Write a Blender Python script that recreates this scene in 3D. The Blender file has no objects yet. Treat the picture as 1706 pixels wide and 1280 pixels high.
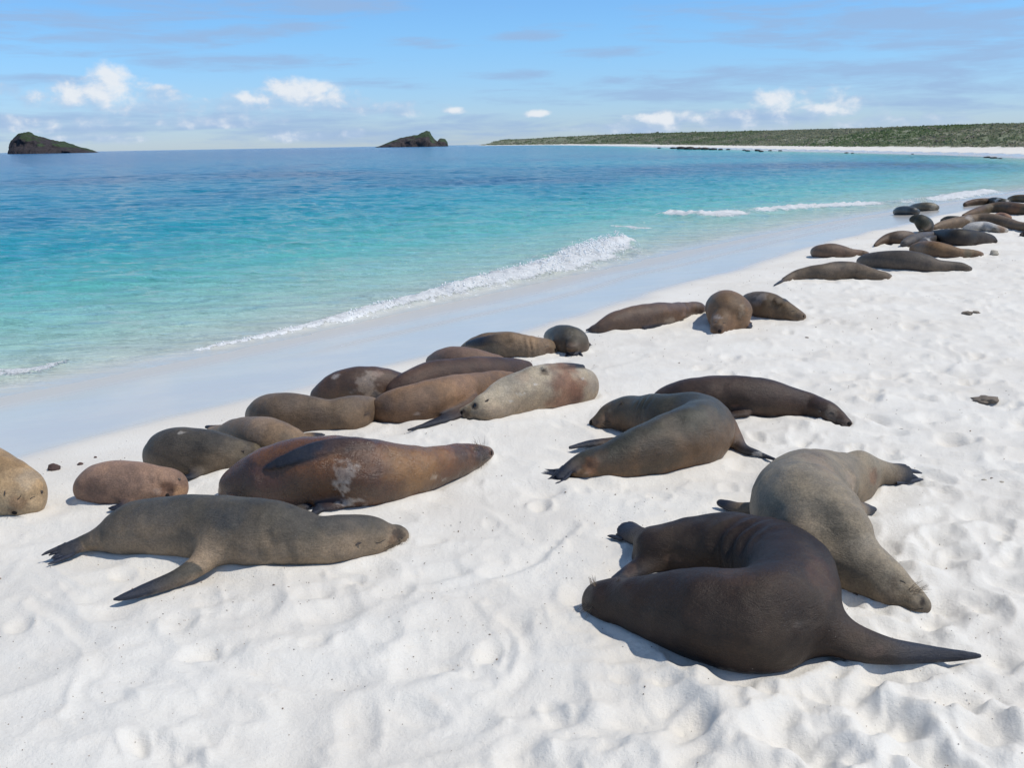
import bpy, math, time
import numpy as np
T0 = time.time()
rng = np.random.default_rng(7)
SC = bpy.context.scene
COL = SC.collection

# ------------------------------------------------------------------ camera
FPX, EYE, ROLL = 1650.0, 1.65, 0.0171
PITCH = math.atan(400/FPX)
_F = np.array([0, math.cos(PITCH), -math.sin(PITCH)])
_R0 = np.array([1.0, 0, 0]); _U0 = np.array([0, math.sin(PITCH), math.cos(PITCH)])
_R = _R0*math.cos(ROLL) - _U0*math.sin(ROLL)
_U = _U0*math.cos(ROLL) + _R0*math.sin(ROLL)
ORG = np.array([0, 0, EYE])
cam_d = bpy.data.cameras.new('camera'); cam = bpy.data.objects.new('camera', cam_d); COL.objects.link(cam)
cam_d.sensor_width = 36; cam_d.lens = 36*FPX/1706; cam_d.clip_start = 0.05; cam_d.clip_end = 60000
from mathutils import Matrix, Vector
cam.matrix_world = Matrix(((_R[0], _U[0], -_F[0], 0), (_R[1], _U[1], -_F[1], 0), (_R[2], _U[2], -_F[2], EYE), (0, 0, 0, 1)))
SC.camera = cam

def ray(x, y):
    return _F + _R*(x-853)/FPX + _U*(640-y)/FPX      # component along the view axis is 1
def on_plane(x, y, z):
    d = ray(x, y); return ORG + d*((z-EYE)/d[2])

# ------------------------------------------------------------------ sun, sky, exposure
SUN_AZ, SUN_EL = math.radians(101), math.radians(59)  # azimuth from +Y towards +X
sd = bpy.data.lights.new('sun', 'SUN'); sd.energy = 3.3; sd.angle = math.radians(1.5); sd.color = (1.0, 0.945, 0.86)
sun = bpy.data.objects.new('sun', sd); COL.objects.link(sun)
sdir = Vector((math.sin(SUN_AZ)*math.cos(SUN_EL), math.cos(SUN_AZ)*math.cos(SUN_EL), math.sin(SUN_EL)))
sun.rotation_euler = sdir.to_track_quat('Z', 'Y').to_euler()
sun.location = (30, 0, 30)
SC.view_settings.view_transform = 'Standard'; SC.view_settings.look = 'None'
SC.view_settings.exposure = 0.02; SC.view_settings.gamma = 1.0
SC.view_settings.use_curve_mapping = False

class NT:
    """small helper to write node maths"""
    def __init__(s, nt): s.nt = nt; s.n = nt.nodes; s.l = nt.links
    def new(s, t, **k):
        n = s.n.new(t)
        for a, b in k.items(): setattr(n, a, b)
        return n
    def link(s, a, b): s.l.new(a, b)
    def put(s, sock, v):
        if isinstance(v, bpy.types.NodeSocket): s.l.new(v, sock)
        else: sock.default_value = v
    def m(s, op, a, b=0.0, c=0.0, clamp=False):
        n = s.new('ShaderNodeMath', operation=op, use_clamp=clamp)
        s.put(n.inputs[0], a); s.put(n.inputs[1], b)
        if op in ('MULTIPLY_ADD', 'COMPARE', 'SMOOTH_MAX'): s.put(n.inputs[2], c)
        return n.outputs[0]
    def ss(s, v, a, b, lo=0.0, hi=1.0):
        n = s.new('ShaderNodeMapRange', interpolation_type='SMOOTHSTEP')
        s.put(n.inputs[0], v); s.put(n.inputs[1], a); s.put(n.inputs[2], b); s.put(n.inputs[3], lo); s.put(n.inputs[4], hi)
        return n.outputs[0]
    def mix(s, f, a, b, blend='MIX'):
        n = s.new('ShaderNodeMix', data_type='RGBA', blend_type=blend)
        s.put(n.inputs[0], f)
        s.put(n.inputs[6], a if isinstance(a, bpy.types.NodeSocket) else (*a, 1)[:4])
        s.put(n.inputs[7], b if isinstance(b, bpy.types.NodeSocket) else (*b, 1)[:4])
        return n.outputs[2]
    def noise(s, vec, scale, detail=4, rough=0.5, dist=0.0, dim='3D'):
        n = s.new('ShaderNodeTexNoise', noise_dimensions=dim)
        if vec is not None: s.put(n.inputs['Vector'], vec)
        n.inputs['Scale'].default_value = scale; n.inputs['Detail'].default_value = detail
        n.inputs['Roughness'].default_value = rough; n.inputs['Distortion'].default_value = dist
        return n.outputs[0]
    def xyz(s, x, y, z=0.0):
        n = s.new('ShaderNodeCombineXYZ'); s.put(n.inputs[0], x); s.put(n.inputs[1], y); s.put(n.inputs[2], z); return n.outputs[0]

world = bpy.data.worlds.new('World'); SC.world = world; world.use_nodes = True
W = NT(world.node_tree); W.n.clear()
bg = W.new('ShaderNodeBackground'); wo = W.new('ShaderNodeOutputWorld'); W.link(bg.outputs[0], wo.inputs[0])
sky = W.new('ShaderNodeTexSky', sky_type='NISHITA'); sky.sun_disc = False
sky.sun_elevation = SUN_EL; sky.sun_rotation = SUN_AZ
sky.air_density = 1.0; sky.dust_density = 0.15; sky.ozone_density = 2.5; sky.altitude = 0
STR = 0.12
tc = W.new('ShaderNodeTexCoord'); sp = W.new('ShaderNodeSeparateXYZ'); W.link(tc.outputs['Generated'], sp.inputs[0])
DX, DY, DZ = sp.outputs
az = W.m('ARCTAN2', DX, DY); el = W.m('ARCSINE', DZ)
# the pale blue of a humid tropical sky low down, over the physical sky
grade = W.mix(W.ss(el, 0.10, 0.6), W.mix(W.ss(el, 0.0, 0.12), (0.58, 0.76, 1.18), (0.57, 0.89, 1.24)), (1.04, 1.0, 0.95))
skyc = W.mix(1.0, sky.outputs[0], grade, 'MULTIPLY')
def azel(px, py):
    d = ray(px, py); d = d/np.linalg.norm(d); return math.atan2(d[0], d[1]), math.asin(d[2])
def ell(items, vec_az, vec_el):
    """union of soft ellipses given as (px, py, half width px, half height px, slope)"""
    out = None
    for it in items:
        px, py, a, b = it[:4]; sl = it[4] if len(it) > 4 else 0.0
        A, E = azel(px, py)
        dx = W.m('SUBTRACT', vec_az, A)
        dy = W.m('SUBTRACT', vec_el, E)
        if sl: dy = W.m('MULTIPLY_ADD', dx, sl, dy)
        x = W.m('MULTIPLY', dx, FPX/a); y = W.m('MULTIPLY', dy, FPX/b)
        q = W.m('ADD', W.m('MULTIPLY', x, x), W.m('MULTIPLY', y, y))
        v = W.m('SUBTRACT', 1.0, q)
        out = v if out is None else W.m('MAXIMUM', out, v)
    return W.m('MAXIMUM', out, -3.0)
# streaky grey-violet stratus
sv = W.xyz(W.m('MULTIPLY', az, 9.0), W.m('MULTIPLY', el, 75.0), 0.0)
sn = W.noise(sv, 1.0, 6, 0.58, 0.6)
sv2 = W.xyz(W.m('MULTIPLY', az, 26.0), W.m('MULTIPLY', el, 160.0), 4.0)
sn2 = W.noise(sv2, 1.0, 5, 0.6, 0.3)
strat = ell([(1330, 132, 420, 26, -0.03), (1640, 150, 200, 30), (1480, 60, 330, 22, 0.14), (1640, 25, 200, 34), (1560, 40, 330, 36, 0.08), (1250, 62, 200, 14, 0.08), (1660, 90, 150, 14),
             (130, 28, 250, 34, -0.08), (330, 62, 220, 16, -0.12), (400, 105, 150, 12), (610, 138, 80, 9), (690, 70, 60, 9),
             (850, 122, 70, 9), (1040, 85, 90, 8), (500, 8, 160, 16), (70, 132, 70, 10), (150, 60, 120, 14), (880, 60, 60, 8),
             (700, 215, 260, 20), (120, 205, 200, 26), (460, 205, 220, 22), (1100, 205, 150, 16), (1250, 195, 110, 14)], az, el)
sden = W.m('ADD', W.m('MULTIPLY', strat, 0.5), W.m('ADD', W.m('MULTIPLY', W.m('SUBTRACT', sn, 0.5), 3.0), W.m('MULTIPLY', W.m('SUBTRACT', sn2, 0.5), 1.3)))
smask = W.m('MULTIPLY', W.ss(sden, -0.35, 0.85), 0.72)
# thin general stratus away from the listed streaks
gen = W.m('MULTIPLY', W.ss(W.m('ADD', sn, W.m('MULTIPLY', sn2, 0.4)), 0.78, 1.05), 0.5)
smask = W.m('MAXIMUM', smask, gen)
c1 = W.mix(smask, skyc, (0.32/STR, 0.465/STR, 0.71/STR))
# cumulus along the horizon
cv = W.xyz(W.m('MULTIPLY', az, 34.0), W.m('MULTIPLY', el, 48.0), 1.5)
cn = W.noise(cv, 1.0, 7, 0.55, 0.2)
cvo = W.xyz(W.m('MULTIPLY_ADD', az, 34.0, 0.30), W.m('MULTIPLY_ADD', el, 48.0, 0.30), 1.5)
cno = W.noise(cvo, 1.0, 7, 0.55, 0.2)
cumI = [(195, 145, 36, 30), (150, 160, 70, 22), (100, 168, 60, 16), (270, 158, 34, 12), (500, 158, 70, 22), (440, 165, 60, 18), (545, 170, 70, 18),
        (395, 176, 70, 12), (1300, 167, 48, 20), (1345, 160, 20, 14), (1405, 172, 36, 20), (1372, 180, 60, 9), (1112, 198, 62, 13), (1160, 199, 14, 9), (640, 180, 90, 12), (230, 180, 110, 12), (60, 205, 130, 12), (350, 200, 130, 10), (1060, 212, 130, 8), (1300, 190, 120, 10), (900, 188, 22, 6),
        (757, 185, 24, 6), (500, 226, 44, 9), (590, 221, 16, 8), (170, 232, 70, 8), (8, 148, 22, 10), (1500, 205, 100, 12), (1260, 207, 120, 9)]
cum = ell(cumI, az, el)
# the same field continues round the horizon behind the camera
ring = W.m('SUBTRACT', W.ss(W.m('ABSOLUTE', az), 0.75, 1.3, -1.6, 0.2), W.m('MULTIPLY', W.m('ABSOLUTE', W.m('SUBTRACT', el, 0.06)), 16.0))
cumr = W.m('MAXIMUM', cum, ring)
cden = W.m('ADD', W.m('MULTIPLY', cumr, 0.62), W.m('MULTIPLY', W.m('SUBTRACT', cn, 0.53), 3.6))
cmask = W.ss(cden, -0.55, 0.65)
bright = ell([(195, 140, 50, 34), (510, 150, 70, 20), (1300, 162, 60, 22), (1400, 168, 40, 18), (1165, 198, 22, 9), (1112, 194, 40, 10), (900, 187, 22, 6), (757, 184, 22, 6), (120, 158, 50, 16), (440, 155, 40, 14)], az, el)
rel = W.m('ADD', W.m('MULTIPLY', W.m('SUBTRACT', cno, cn), -3.2), W.m('MULTIPLY', W.m('MAXIMUM', bright, -0.8), 0.55))
lit = W.ss(rel, -0.75, 0.75)
ccol = W.mix(lit, (0.40/STR, 0.54/STR, 0.76/STR), (0.80/STR, 0.84/STR, 0.89/STR))
c2 = W.mix(W.m('MULTIPLY', cmask, W.ss(lit, 0, 1, 0.55, 0.95)), c1, ccol)
W.link(c2, bg.inputs[0]); bg.inputs[1].default_value = STR

# ------------------------------------------------------------------ noise on arrays
_tab = rng.random((256, 256)).astype(np.float32)
def vn2(x, y, seed=0):
    x = np.asarray(x, np.float64) + seed*37.31; y = np.asarray(y, np.float64) + seed*11.77
    xi = np.floor(x).astype(np.int64); yi = np.floor(y).astype(np.int64)
    fx = (x-xi); fy = (y-yi); fx = fx*fx*fx*(fx*(fx*6-15)+10); fy = fy*fy*fy*(fy*(fy*6-15)+10)
    a = _tab[xi & 255, yi & 255]; b = _tab[(xi+1) & 255, yi & 255]; c = _tab[xi & 255, (yi+1) & 255]; d = _tab[(xi+1) & 255, (yi+1) & 255]
    return (a*(1-fx)+b*fx)*(1-fy)+(c*(1-fx)+d*fx)*fy*1.0
def fbm2(x, y, o=4, seed=0, g=0.5):
    s = 0; a = 1; t = 0
    for i in range(o):
        ca, sa = math.cos(1.1*i), math.sin(1.1*i)
        s = s + a*vn2((x*ca-y*sa)*2**i, (x*sa+y*ca)*2**i, seed+i*3); t += a; a *= g
    return s/t*2-1
_tab3 = rng.random((64, 64, 64)).astype(np.float32)
def vn3(p, seed=0):
    p = p + seed*7.13
    i = np.floor(p).astype(np.int64); f = p-i; f = f*f*(3-2*f)
    i0 = i & 63; i1 = (i+1) & 63
    x0, y0, z0 = i0.T; x1, y1, z1 = i1.T; fx, fy, fz = f.T
    a = _tab3[x0, y0, z0]*(1-fx)+_tab3[x1, y0, z0]*fx; b = _tab3[x0, y1, z0]*(1-fx)+_tab3[x1, y1, z0]*fx
    c = _tab3[x0, y0, z1]*(1-fx)+_tab3[x1, y0, z1]*fx; d = _tab3[x0, y1, z1]*(1-fx)+_tab3[x1, y1, z1]*fx
    return ((a*(1-fy)+b*fy)*(1-fz)+(c*(1-fy)+d*fy)*fz)*2-1
def sstep(a, b, x):
    t = np.clip((np.asarray(x)-a)/(b-a), 0, 1); return t*t*(3-2*t)

# ------------------------------------------------------------------ object helpers
def tag(o, label=None, cat=None, group=None, kind=None):
    if label: o['label'] = label
    if cat: o['category'] = cat
    if group: o['group'] = group
    if kind: o['kind'] = kind
    return o
def mesh_np(name, v, faces, mat=None, smooth=True, attrs=None, parent=None):
    """faces: (n,3) or (n,4) int array, or list of such"""
    me = bpy.data.meshes.new(name)
    if not isinstance(faces, list): faces = [faces]
    faces = [np.asarray(f, np.int32) for f in faces if len(f)]
    nl = sum(f.size for f in faces); nf = sum(len(f) for f in faces)
    me.vertices.add(len(v)); me.vertices.foreach_set('co', np.ascontiguousarray(v, np.float32).ravel())
    me.loops.add(nl); me.loops.foreach_set('vertex_index', np.concatenate([f.ravel() for f in faces]))
    me.polygons.add(nf)
    st = []; o = 0
    for f in faces:
        st.append(o+np.arange(len(f))*f.shape[1]); o += f.size
    me.polygons.foreach_set('loop_start', np.concatenate(st).astype(np.int32))
    me.update(calc_edges=True); me.validate()
    if smooth: me.polygons.foreach_set('use_smooth', np.ones(len(me.polygons), bool))
    for k, a in (attrs or {}).items():
        a = np.ascontiguousarray(a, np.float32)
        if a.ndim == 1:
            at = me.attributes.new(k, 'FLOAT', 'POINT'); at.data.foreach_set('value', a)
        else:
            at = me.attributes.new(k, 'FLOAT_COLOR', 'POINT'); at.data.foreach_set('color', a.ravel())
    if mat: me.materials.append(mat)
    ob = bpy.data.objects.new(name, me); COL.objects.link(ob)
    if parent: ob.parent = parent
    return ob
def empty(name, loc):
    e = bpy.data.objects.new(name, None); e.location = loc; e.empty_display_size = 0.1; COL.objects.link(e); return e
def material(name):
    m = bpy.data.materials.new(name); m.use_nodes = True; h = NT(m.node_tree)
    h.b = h.n['Principled BSDF']; h.mat = m
    h.pos = h.new('ShaderNodeNewGeometry').outputs['Position']
    return h
def attr(h, name, out='Color'):
    n = h.new('ShaderNodeAttribute', attribute_name=name); return n.outputs[out]
def bump(h, height, dist, strength=1.0, normal=None):
    n = h.new('ShaderNodeBump'); n.inputs['Distance'].default_value = dist; n.inputs['Strength'].default_value = strength
    h.put(n.inputs['Height'], height)
    if normal is not None: h.link(normal, n.inputs['Normal'])
    return n.outputs[0]

# ------------------------------------------------------------------ the lie of the land
ZW = -0.27                                            # sea level
WET = np.array([(-60, -70), (-12.5, -8.3), (-2.87, 5.3), (-1.7, 6.75), (-.74, 7.9), (.66, 9.83), (2.75, 12.95), (6.9, 18.76), (10.39, 23.07),
                (16.5, 30.0), (25, 39.5), (34, 51), (42, 65), (47, 84), (49.5, 110), (50, 150), (50.5, 185), (52, 240), (54, 332), (60, 620),
                (50, 1310), (-60, 2000), (-95, 2300), (0, 2450), (900, 2600), (6000, 3000)], float)
def sdist(x, y):
    """signed distance to the line between wet and dry sand, positive on land"""
    best = np.full(x.shape, 1e9); sg = np.ones(x.shape)
    for a, b in zip(WET[:-1], WET[1:]):
        ab = b-a; L2 = ab@ab
        t = np.clip(((x-a[0])*ab[0]+(y-a[1])*ab[1])/L2, 0, 1)
        dx = x-a[0]-t*ab[0]; dy = y-a[1]-t*ab[1]; d = dx*dx+dy*dy
        c = dx*ab[1]-dy*ab[0]                         # right of the line is land
        m = d < best-1e-9
        best = np.where(m, d, best); sg = np.where(m, np.sign(c), sg)
    return np.sqrt(best)*sg
VY = [0, 40, 60, 90, 130, 180, 330, 620, 1300, 3000]; VS = [26, 22, 15, 12, 8, 5, 7, 18, 30, 30]
def base_z(x, y, s):
    z = np.where(s < 0, s*0.105, 0.0)
    z = z - 0.035*np.exp(-(s/0.9)**2)                 # soft change of slope
    z = np.maximum(z, -3.0)
    sv = np.interp(y, VY, VS)
    hill = (1.7+np.clip(y, 0, 1400)*0.0062)*sstep(0, 1, (s-sv)/(8+np.clip(y, 0, 450)*0.10))
    hill *= 1+0.22*(fbm2(x*0.008, y*0.003, 3, 5))
    dune = 0.35*sstep(0, 1, (s-sv+4)/5)
    return z+(hill+dune)*sstep(30, 70, y+np.maximum(s-20, 0))
def terr(x, y):
    x = np.atleast_1d(np.float64(x)); y = np.atleast_1d(np.float64(y))
    return base_z(x, y, sdist(x, y))

# ------------------------------------------------------------------ dents and tracks in the sand
def sand_relief(x, y, s):
    dry = sstep(0.15, 1.3, s)
    tr = np.clip(sstep(-0.6, 1.6, x-0.35*y+1.2)*0.75+0.25, 0, 1)      # more trampled up the beach
    wx = x+0.18*fbm2(x*1.7, y*1.7, 2, 21); wy = y+0.18*fbm2(x*1.7, y*1.7, 2, 25)
    h = 0.024*fbm2(wx*0.9, wy*0.9, 2, 1)
    h += 0.009*fbm2(wx*2.6, wy*2.6, 3, 2)
    n = fbm2(wx*1.5, wy*2.2, 2, 9); rid = np.clip(1-np.abs(n)*3.2, 0, 1)**2
    h += 0.013*rid
    n = fbm2(wx*3.1+4, wy*4.4, 2, 13); h += 0.010*np.clip(1-np.abs(n)*3.0, 0, 1)**2*(0.4+tr)
    h += 0.006*fbm2(x*9, y*9, 3, 4)*(0.4+tr)
    h += 0.0022*fbm2(x*34, y*34, 2, 6)
    return h*dry
# polar sheet: fine near the viewer's feet, coarse towards the horizon
def polar(r0, r1, ratio, fine, nfine, rf1, ratio2, ncoarse=60, half=math.pi):
    r = [r0]
    while r[-1] < rf1: r.append(r[-1]*ratio)
    while r[-1] < r1: r.append(r[-1]*ratio2)
    r = np.array(r)
    a = np.linspace(-fine, fine, nfine)
    side = fine+(half-fine)*np.linspace(0, 1, ncoarse+1)[1:]**1.6
    a = np.concatenate([-side[::-1], a, side])
    return r, a
def grid_faces(nr, na):
    i, j = np.meshgrid(np.arange(nr-1), np.arange(na-1), indexing='ij')
    k = i*na+j
    return np.stack([k, k+1, k+na+1, k+na], -1).reshape(-1, 4)

SPOTS = []   # (x, y, radius) where animals press on the sand, filled in below

def build_ground():
    r, a = polar(0.35, 30000, 1.0068, math.radians(36), 630, 42, 1.035, 30)
    R2, A2 = np.meshgrid(r, a, indexing='ij'); X = R2*np.sin(A2); Y = R2*np.cos(A2)
    s = sdist(X, Y); Z = base_z(X, Y, s)
    near = R2 < 60
    rel = np.zeros_like(X); rel[near] = sand_relief(X[near], Y[near], s[near])
    rel *= 1-sstep(30, 60, R2)*0.7
    # footprints and flipper scrapes: oval dents with a pushed-up rim
    nd = 2100
    dr = 1.2*np.exp(rng.random(nd)**0.9*math.log(32/1.2)); da = np.radians(rng.uniform(-34, 34, nd))
    dx = dr*np.sin(da); dy = dr*np.cos(da); ds = sdist(dx, dy)
    keep = (ds > 0.7) & (rng.random(nd) < np.clip(0.28+0.9*sstep(-0.4, 1.6, dx-0.30*dy+0.9), 0, 1))
    dents = [(dx[i], dy[i], rng.uniform(0.035, 0.095), rng.uniform(1.1, 2.6), rng.uniform(0, math.pi), rng.uniform(0.005, 0.019)*(1+.7*sstep(.3, 1.5, dx[i]-.1*dy[i]+.4))) for i in np.nonzero(keep)[0]]
    # the plain ones of the photograph
    for px, py, rad, asp, ang, dep in [(1480, 1200, .095, 1.3, .3, .045), (1340, 1215, .11, 1.3, 1.0, .03), (1650, 1210, .08, 1.5, 1.3, .04), (1590, 1165, .07, 1.6, .4, .03),
                                       (1560, 1020, .10, 1.4, 1.2, .04), (1600, 930, .07, 1.6, .9, .03), (1590, 740, .09, 1.5, .2, .035), (1560, 700, .09, 1.5, .2, .03),
                                       (1500, 1125, .08, 1.6, 0.1, .04), (520, 1040, .13, 1.5, .6, .02), (700, 1100, .12, 1.6, .9, .02), (900, 840, .05, 1.7, 1.4, .03),
                                       (1100, 1200, .12, 1.8, .2, .02), (1530, 1240, .08, 1.5, 1.2, .035), (1400, 1260, .07, 1.5, .4, .035), (1660, 1100, .07, 1.5, .4, .03)]:
        p = on_plane(px, py, 0); dents.append((p[0], p[1], rad, asp, ang, dep))
    # flipper and belly drags: long shallow grooves with a raised lip
    tracks = [[(560, 960), (700, 985), (860, 950), (950, 880)], [(300, 1050), (420, 1120), (640, 1130), (820, 1080)], [(480, 1270), (500, 1170), (600, 1120)], [(60, 1000), (160, 1080), (130, 1200)],
              [(860, 1180), (980, 1160), (1130, 1200), (1220, 1270)], [(1440, 900), (1560, 880), (1680, 830)], [(1560, 1060), (1640, 1010), (1700, 1000)], [(720, 830), (840, 850), (900, 900)], [(1020, 1130), (1060, 1190), (1040, 1260)],
              [(820, 1010), (880, 1060), (870, 1130), (800, 1180)], [(240, 1180), (330, 1200), (420, 1270)], [(1420, 1180), (1520, 1160), (1640, 1180)], [(1500, 560), (1600, 600), (1700, 610)], [(1150, 600), (1300, 590), (1420, 610)], [(1450, 700), (1560, 760), (1690, 770)]]
    TRX = []
    for ti, tr_ in enumerate(tracks):
        c_ = catmull([[*on_plane(px, py, 0)[:2]] for px, py in tr_], 12); TRX += [(x_, y_, ti) for x_, y_ in c_]
        x0, x1 = c_[:, 0].min()-.2, c_[:, 0].max()+.2; y0, y1 = c_[:, 1].min()-.2, c_[:, 1].max()+.2
        m_ = (X > x0) & (X < x1) & (Y > y0) & (Y < y1) & near
        xs_, ys_ = X[m_], Y[m_]; wd_ = .030+.018*(ti % 3)
        d_, _, sg_ = seg_poly(xs_+.02*fbm2(xs_*9, ys_*9, 2, 301), ys_+.02*fbm2(xs_*9, ys_*9, 2, 305), [(a_[0], a_[1], 1) for a_ in c_])
        q_ = d_/wd_; amp_ = .007*(.6+.6*vn2(xs_*5, ys_*5, 9))
        rel[m_] += -amp_*np.exp(-q_**2)+amp_*1.0*np.exp(-((q_-1.5)/.5)**2)*(sg_ > 0)
    for (x0, y0, rad, asp, ang, dep) in dents:
        R0 = math.hypot(x0, y0); A0 = math.atan2(x0, y0); ext = rad*asp*2.2
        i0, i1 = np.searchsorted(r, [R0-ext, R0+ext]); j0, j1 = np.searchsorted(a, [A0-ext/R0, A0+ext/R0])
        if i1-i0 < 2 or j1-j0 < 2: continue
        xx = X[i0:i1, j0:j1]-x0; yy = Y[i0:i1, j0:j1]-y0
        u = (xx*math.cos(ang)+yy*math.sin(ang))/(rad*asp); v = (-xx*math.sin(ang)+yy*math.cos(ang))/rad
        q = np.sqrt(u*u+v*v)+0.16*fbm2(xx*14+x0, yy*14+y0, 2, 31)
        h = -dep*(1-sstep(0.35, 1.1, q))+dep*0.42*np.exp(-((q-1.2)/0.22)**2)*(0.6+0.4*np.sin(u*2+ang))
        rel[i0:i1, j0:j1] += h*.8
    # sand pressed down under the animals and pushed up round them
    push = np.zeros_like(rel)
    for (x0, y0, rad) in SPOTS:
        R0 = math.hypot(x0, y0); A0 = math.atan2(x0, y0); ext = rad*2.4
        if R0 < 0.8: continue
        i0, i1 = np.searchsorted(r, [R0-ext, R0+ext]); j0, j1 = np.searchsorted(a, [A0-ext/R0, A0+ext/R0])
        if i1-i0 < 2 or j1-j0 < 2: continue
        q = np.hypot(X[i0:i1, j0:j1]-x0, Y[i0:i1, j0:j1]-y0)/rad
        w = (1-sstep(0.5, 1.25, q))
        rr = rel[i0:i1, j0:j1]
        rel[i0:i1, j0:j1] = rr*(1-0.5*w)-0.002*w
        push[i0:i1, j0:j1] = np.maximum(push[i0:i1, j0:j1], 1-sstep(0.9, 1.4, q))
    pb = np.hypot(X, Y) < 25
    rel[pb] += .034*push[pb]*np.clip(.40+.9*fbm2(X[pb]*3.3, Y[pb]*3.3, 3, 57), 0, 1)
    wn = fbm2(X*0.7, Y*0.7, 3, 40)
    wet = 1-sstep(-0.30, 0.42, s+0.25*wn*np.minimum(1, R2/8))
    sw_ = s+0.35*fbm2(X*.35, Y*.35, 3, 46)
    swash = np.clip((1-sstep(-2.15, -1.35, sw_))*.85+.6*np.exp(-((sw_+1.25+.5*fbm2(X*.12, Y*.12, 2, 48))/.16)**2)*sstep(-.2, .3, fbm2(X*.3, Y*.3, 2, 49)), 0, 1)
    rel += 0.002*fbm2(X*1.5, Y*1.5, 2, 44)*(wet)*near
    Z = Z+rel
    drop = (Z < -1.1) | (R2 > 3500)
    veg = sstep(0, 1, (s-np.interp(Y, VY, VS)+0.8*fbm2(X*0.3, Y*0.1, 3, 51))/2.0)*sstep(30, 60, Y+np.maximum(s-20, 0))
    v = np.stack([X, Y, Z], -1).reshape(-1, 3)
    f = grid_faces(len(r), len(a)); dv = drop.ravel(); f = f[~dv[f].all(1)]
    f = f[:, ::-1]
    h = material('coral_sand')
    wa = attr(h, 'wet', 'Fac'); va = attr(h, 'veg', 'Fac')
    big = h.noise(h.pos, 1.3, 4, 0.55); mid = h.noise(h.pos, 9, 4, 0.6); fine = h.noise(h.pos, 420, 2, 0.6); fleck = h.noise(h.pos, 170, 2, 0.5)
    c = h.mix(h.ss(big, 0.35, 0.65), (0.725, 0.69, 0.625), (0.78, 0.755, 0.695))
    c = h.mix(h.ss(mid, 0.55, 0.75, 0, 0.35), c, (0.76, 0.70, 0.61))
    c = h.mix(h.ss(fine, 0.45, 0.75, 0, 0.30), c, (0.50, 0.47, 0.43))
    clump = h.noise(h.pos, 2.4, 3, 0.6)
    c = h.mix(h.m('MULTIPLY', h.ss(fleck, 0.70, 0.76), h.ss(clump, 0.42, 0.7, 0.1, 0.85)), c, (0.22, 0.19, 0.16))
    wetc = h.mix(h.ss(h.noise(h.pos, 1.1, 4, 0.6), 0.4, 0.65), (0.57, 0.545, 0.50), (0.62, 0.58, 0.51))
    c = h.mix(wa, c, wetc)
    vegc = h.mix(h.ss(h.noise(h.pos, 0.05, 5, 0.65), 0.4, 0.6), (0.17, 0.20, 0.12), (0.25, 0.25, 0.18))
    c = h.mix(va, c, vegc)
    swa = attr(h, 'swash', 'Fac')
    c = h.mix(swa, c, (0.585, 0.545, 0.475))
    h.link(c, h.b.inputs['Base Color'])
    h.link(h.m('ADD', h.ss(wa, 0.1, 0.9, 0.9, 0.16), h.m('MULTIPLY', swa, 0.22)), h.b.inputs['Roughness'])
    h.link(h.ss(wa, 0.0, 1.0, 0.15, 0.34), h.b.inputs['Specular IOR Level'])
    dryk = h.m('SUBTRACT', 1.0, wa)
    hgt = h.m('MULTIPLY', dryk, h.m('ADD', h.m('MULTIPLY', h.noise(h.pos, 60, 5, 0.65), 0.9), h.m('MULTIPLY', fine, 0.35)))
    streak = h.new('ShaderNodeMapping'); streak.inputs['Rotation'].default_value = (0, 0, -0.955); streak.inputs['Scale'].default_value = (0.35, 2.4, 1)
    h.link(h.pos, streak.inputs[0])
    hgt = h.m('ADD', hgt, h.m('MULTIPLY', wa, h.m('MULTIPLY', h.noise(streak.outputs[0], 1.5, 4, 0.5), 0.5)))
    h.link(bump(h, hgt, 0.006, 0.9), h.b.inputs['Normal'])
    o = mesh_np('beach', v, f, h.mat, True, {'wet': wet.ravel(), 'veg': veg.ravel(), 'swash': swash.ravel()})
    tag(o, kind='structure')
    return o

# ------------------------------------------------------------------ sea
def seg_poly(x, y, pts):
    """distance, side and parameter of points to a polyline of (x, y, w)"""
    best = np.full(x.shape, 1e9); w = np.zeros(x.shape); sg = np.zeros(x.shape)
    for a, b in zip(pts[:-1], pts[1:]):
        ax, ay, aw = a; bx, by, bw = b; L2 = (bx-ax)**2+(by-ay)**2
        t = np.clip(((x-ax)*(bx-ax)+(y-ay)*(by-ay))/L2, 0, 1)
        dx = x-ax-t*(bx-ax); dy = y-ay-t*(by-ay); d = np.sqrt(dx*dx+dy*dy)
        m = d < best; best = np.where(m, d, best); w = np.where(m, aw+t*(bw-aw), w)
        sg = np.where(m, np.sign(dx*(by-ay)-dy*(bx-ax)), sg)
    return best, w, sg
def wl(lst):
    return [(*on_plane(px, py, ZW)[:2], w) for px, py, w in lst]
# crest lines of the little breakers: photo point and half width in metres
W1 = wl([(1050, 404, .16), (1030, 408, .42), (1000, 420, .62), (960, 438, .60), (900, 455, .50), (840, 468, .36), (780, 482, .28), (720, 497, .23), (640, 515, .19), (560, 536, .14), (450, 561, .10), (330, 587, .06)])
W2 = wl([(1098, 357, .15), (1150, 361, .60), (1200, 362, .75), (1260, 355, .65), (1330, 349, .55), (1420, 344, .55), (1500, 340, .55), (1570, 333, .6), (1640, 321, .6)])
W3 = wl([(-60, 632, .2), (0, 626, .16), (60, 620, .13), (110, 606, .05)])
W4 = wl([(1020, 378, .10), (1060, 384, .22), (1080, 382, .12)])
W5 = wl([(-50, 655, .04), (100, 640, .03), (250, 605, .04), (400, 572, .05), (560, 540, .06), (720, 505, .09), (860, 475, .12)])

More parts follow.
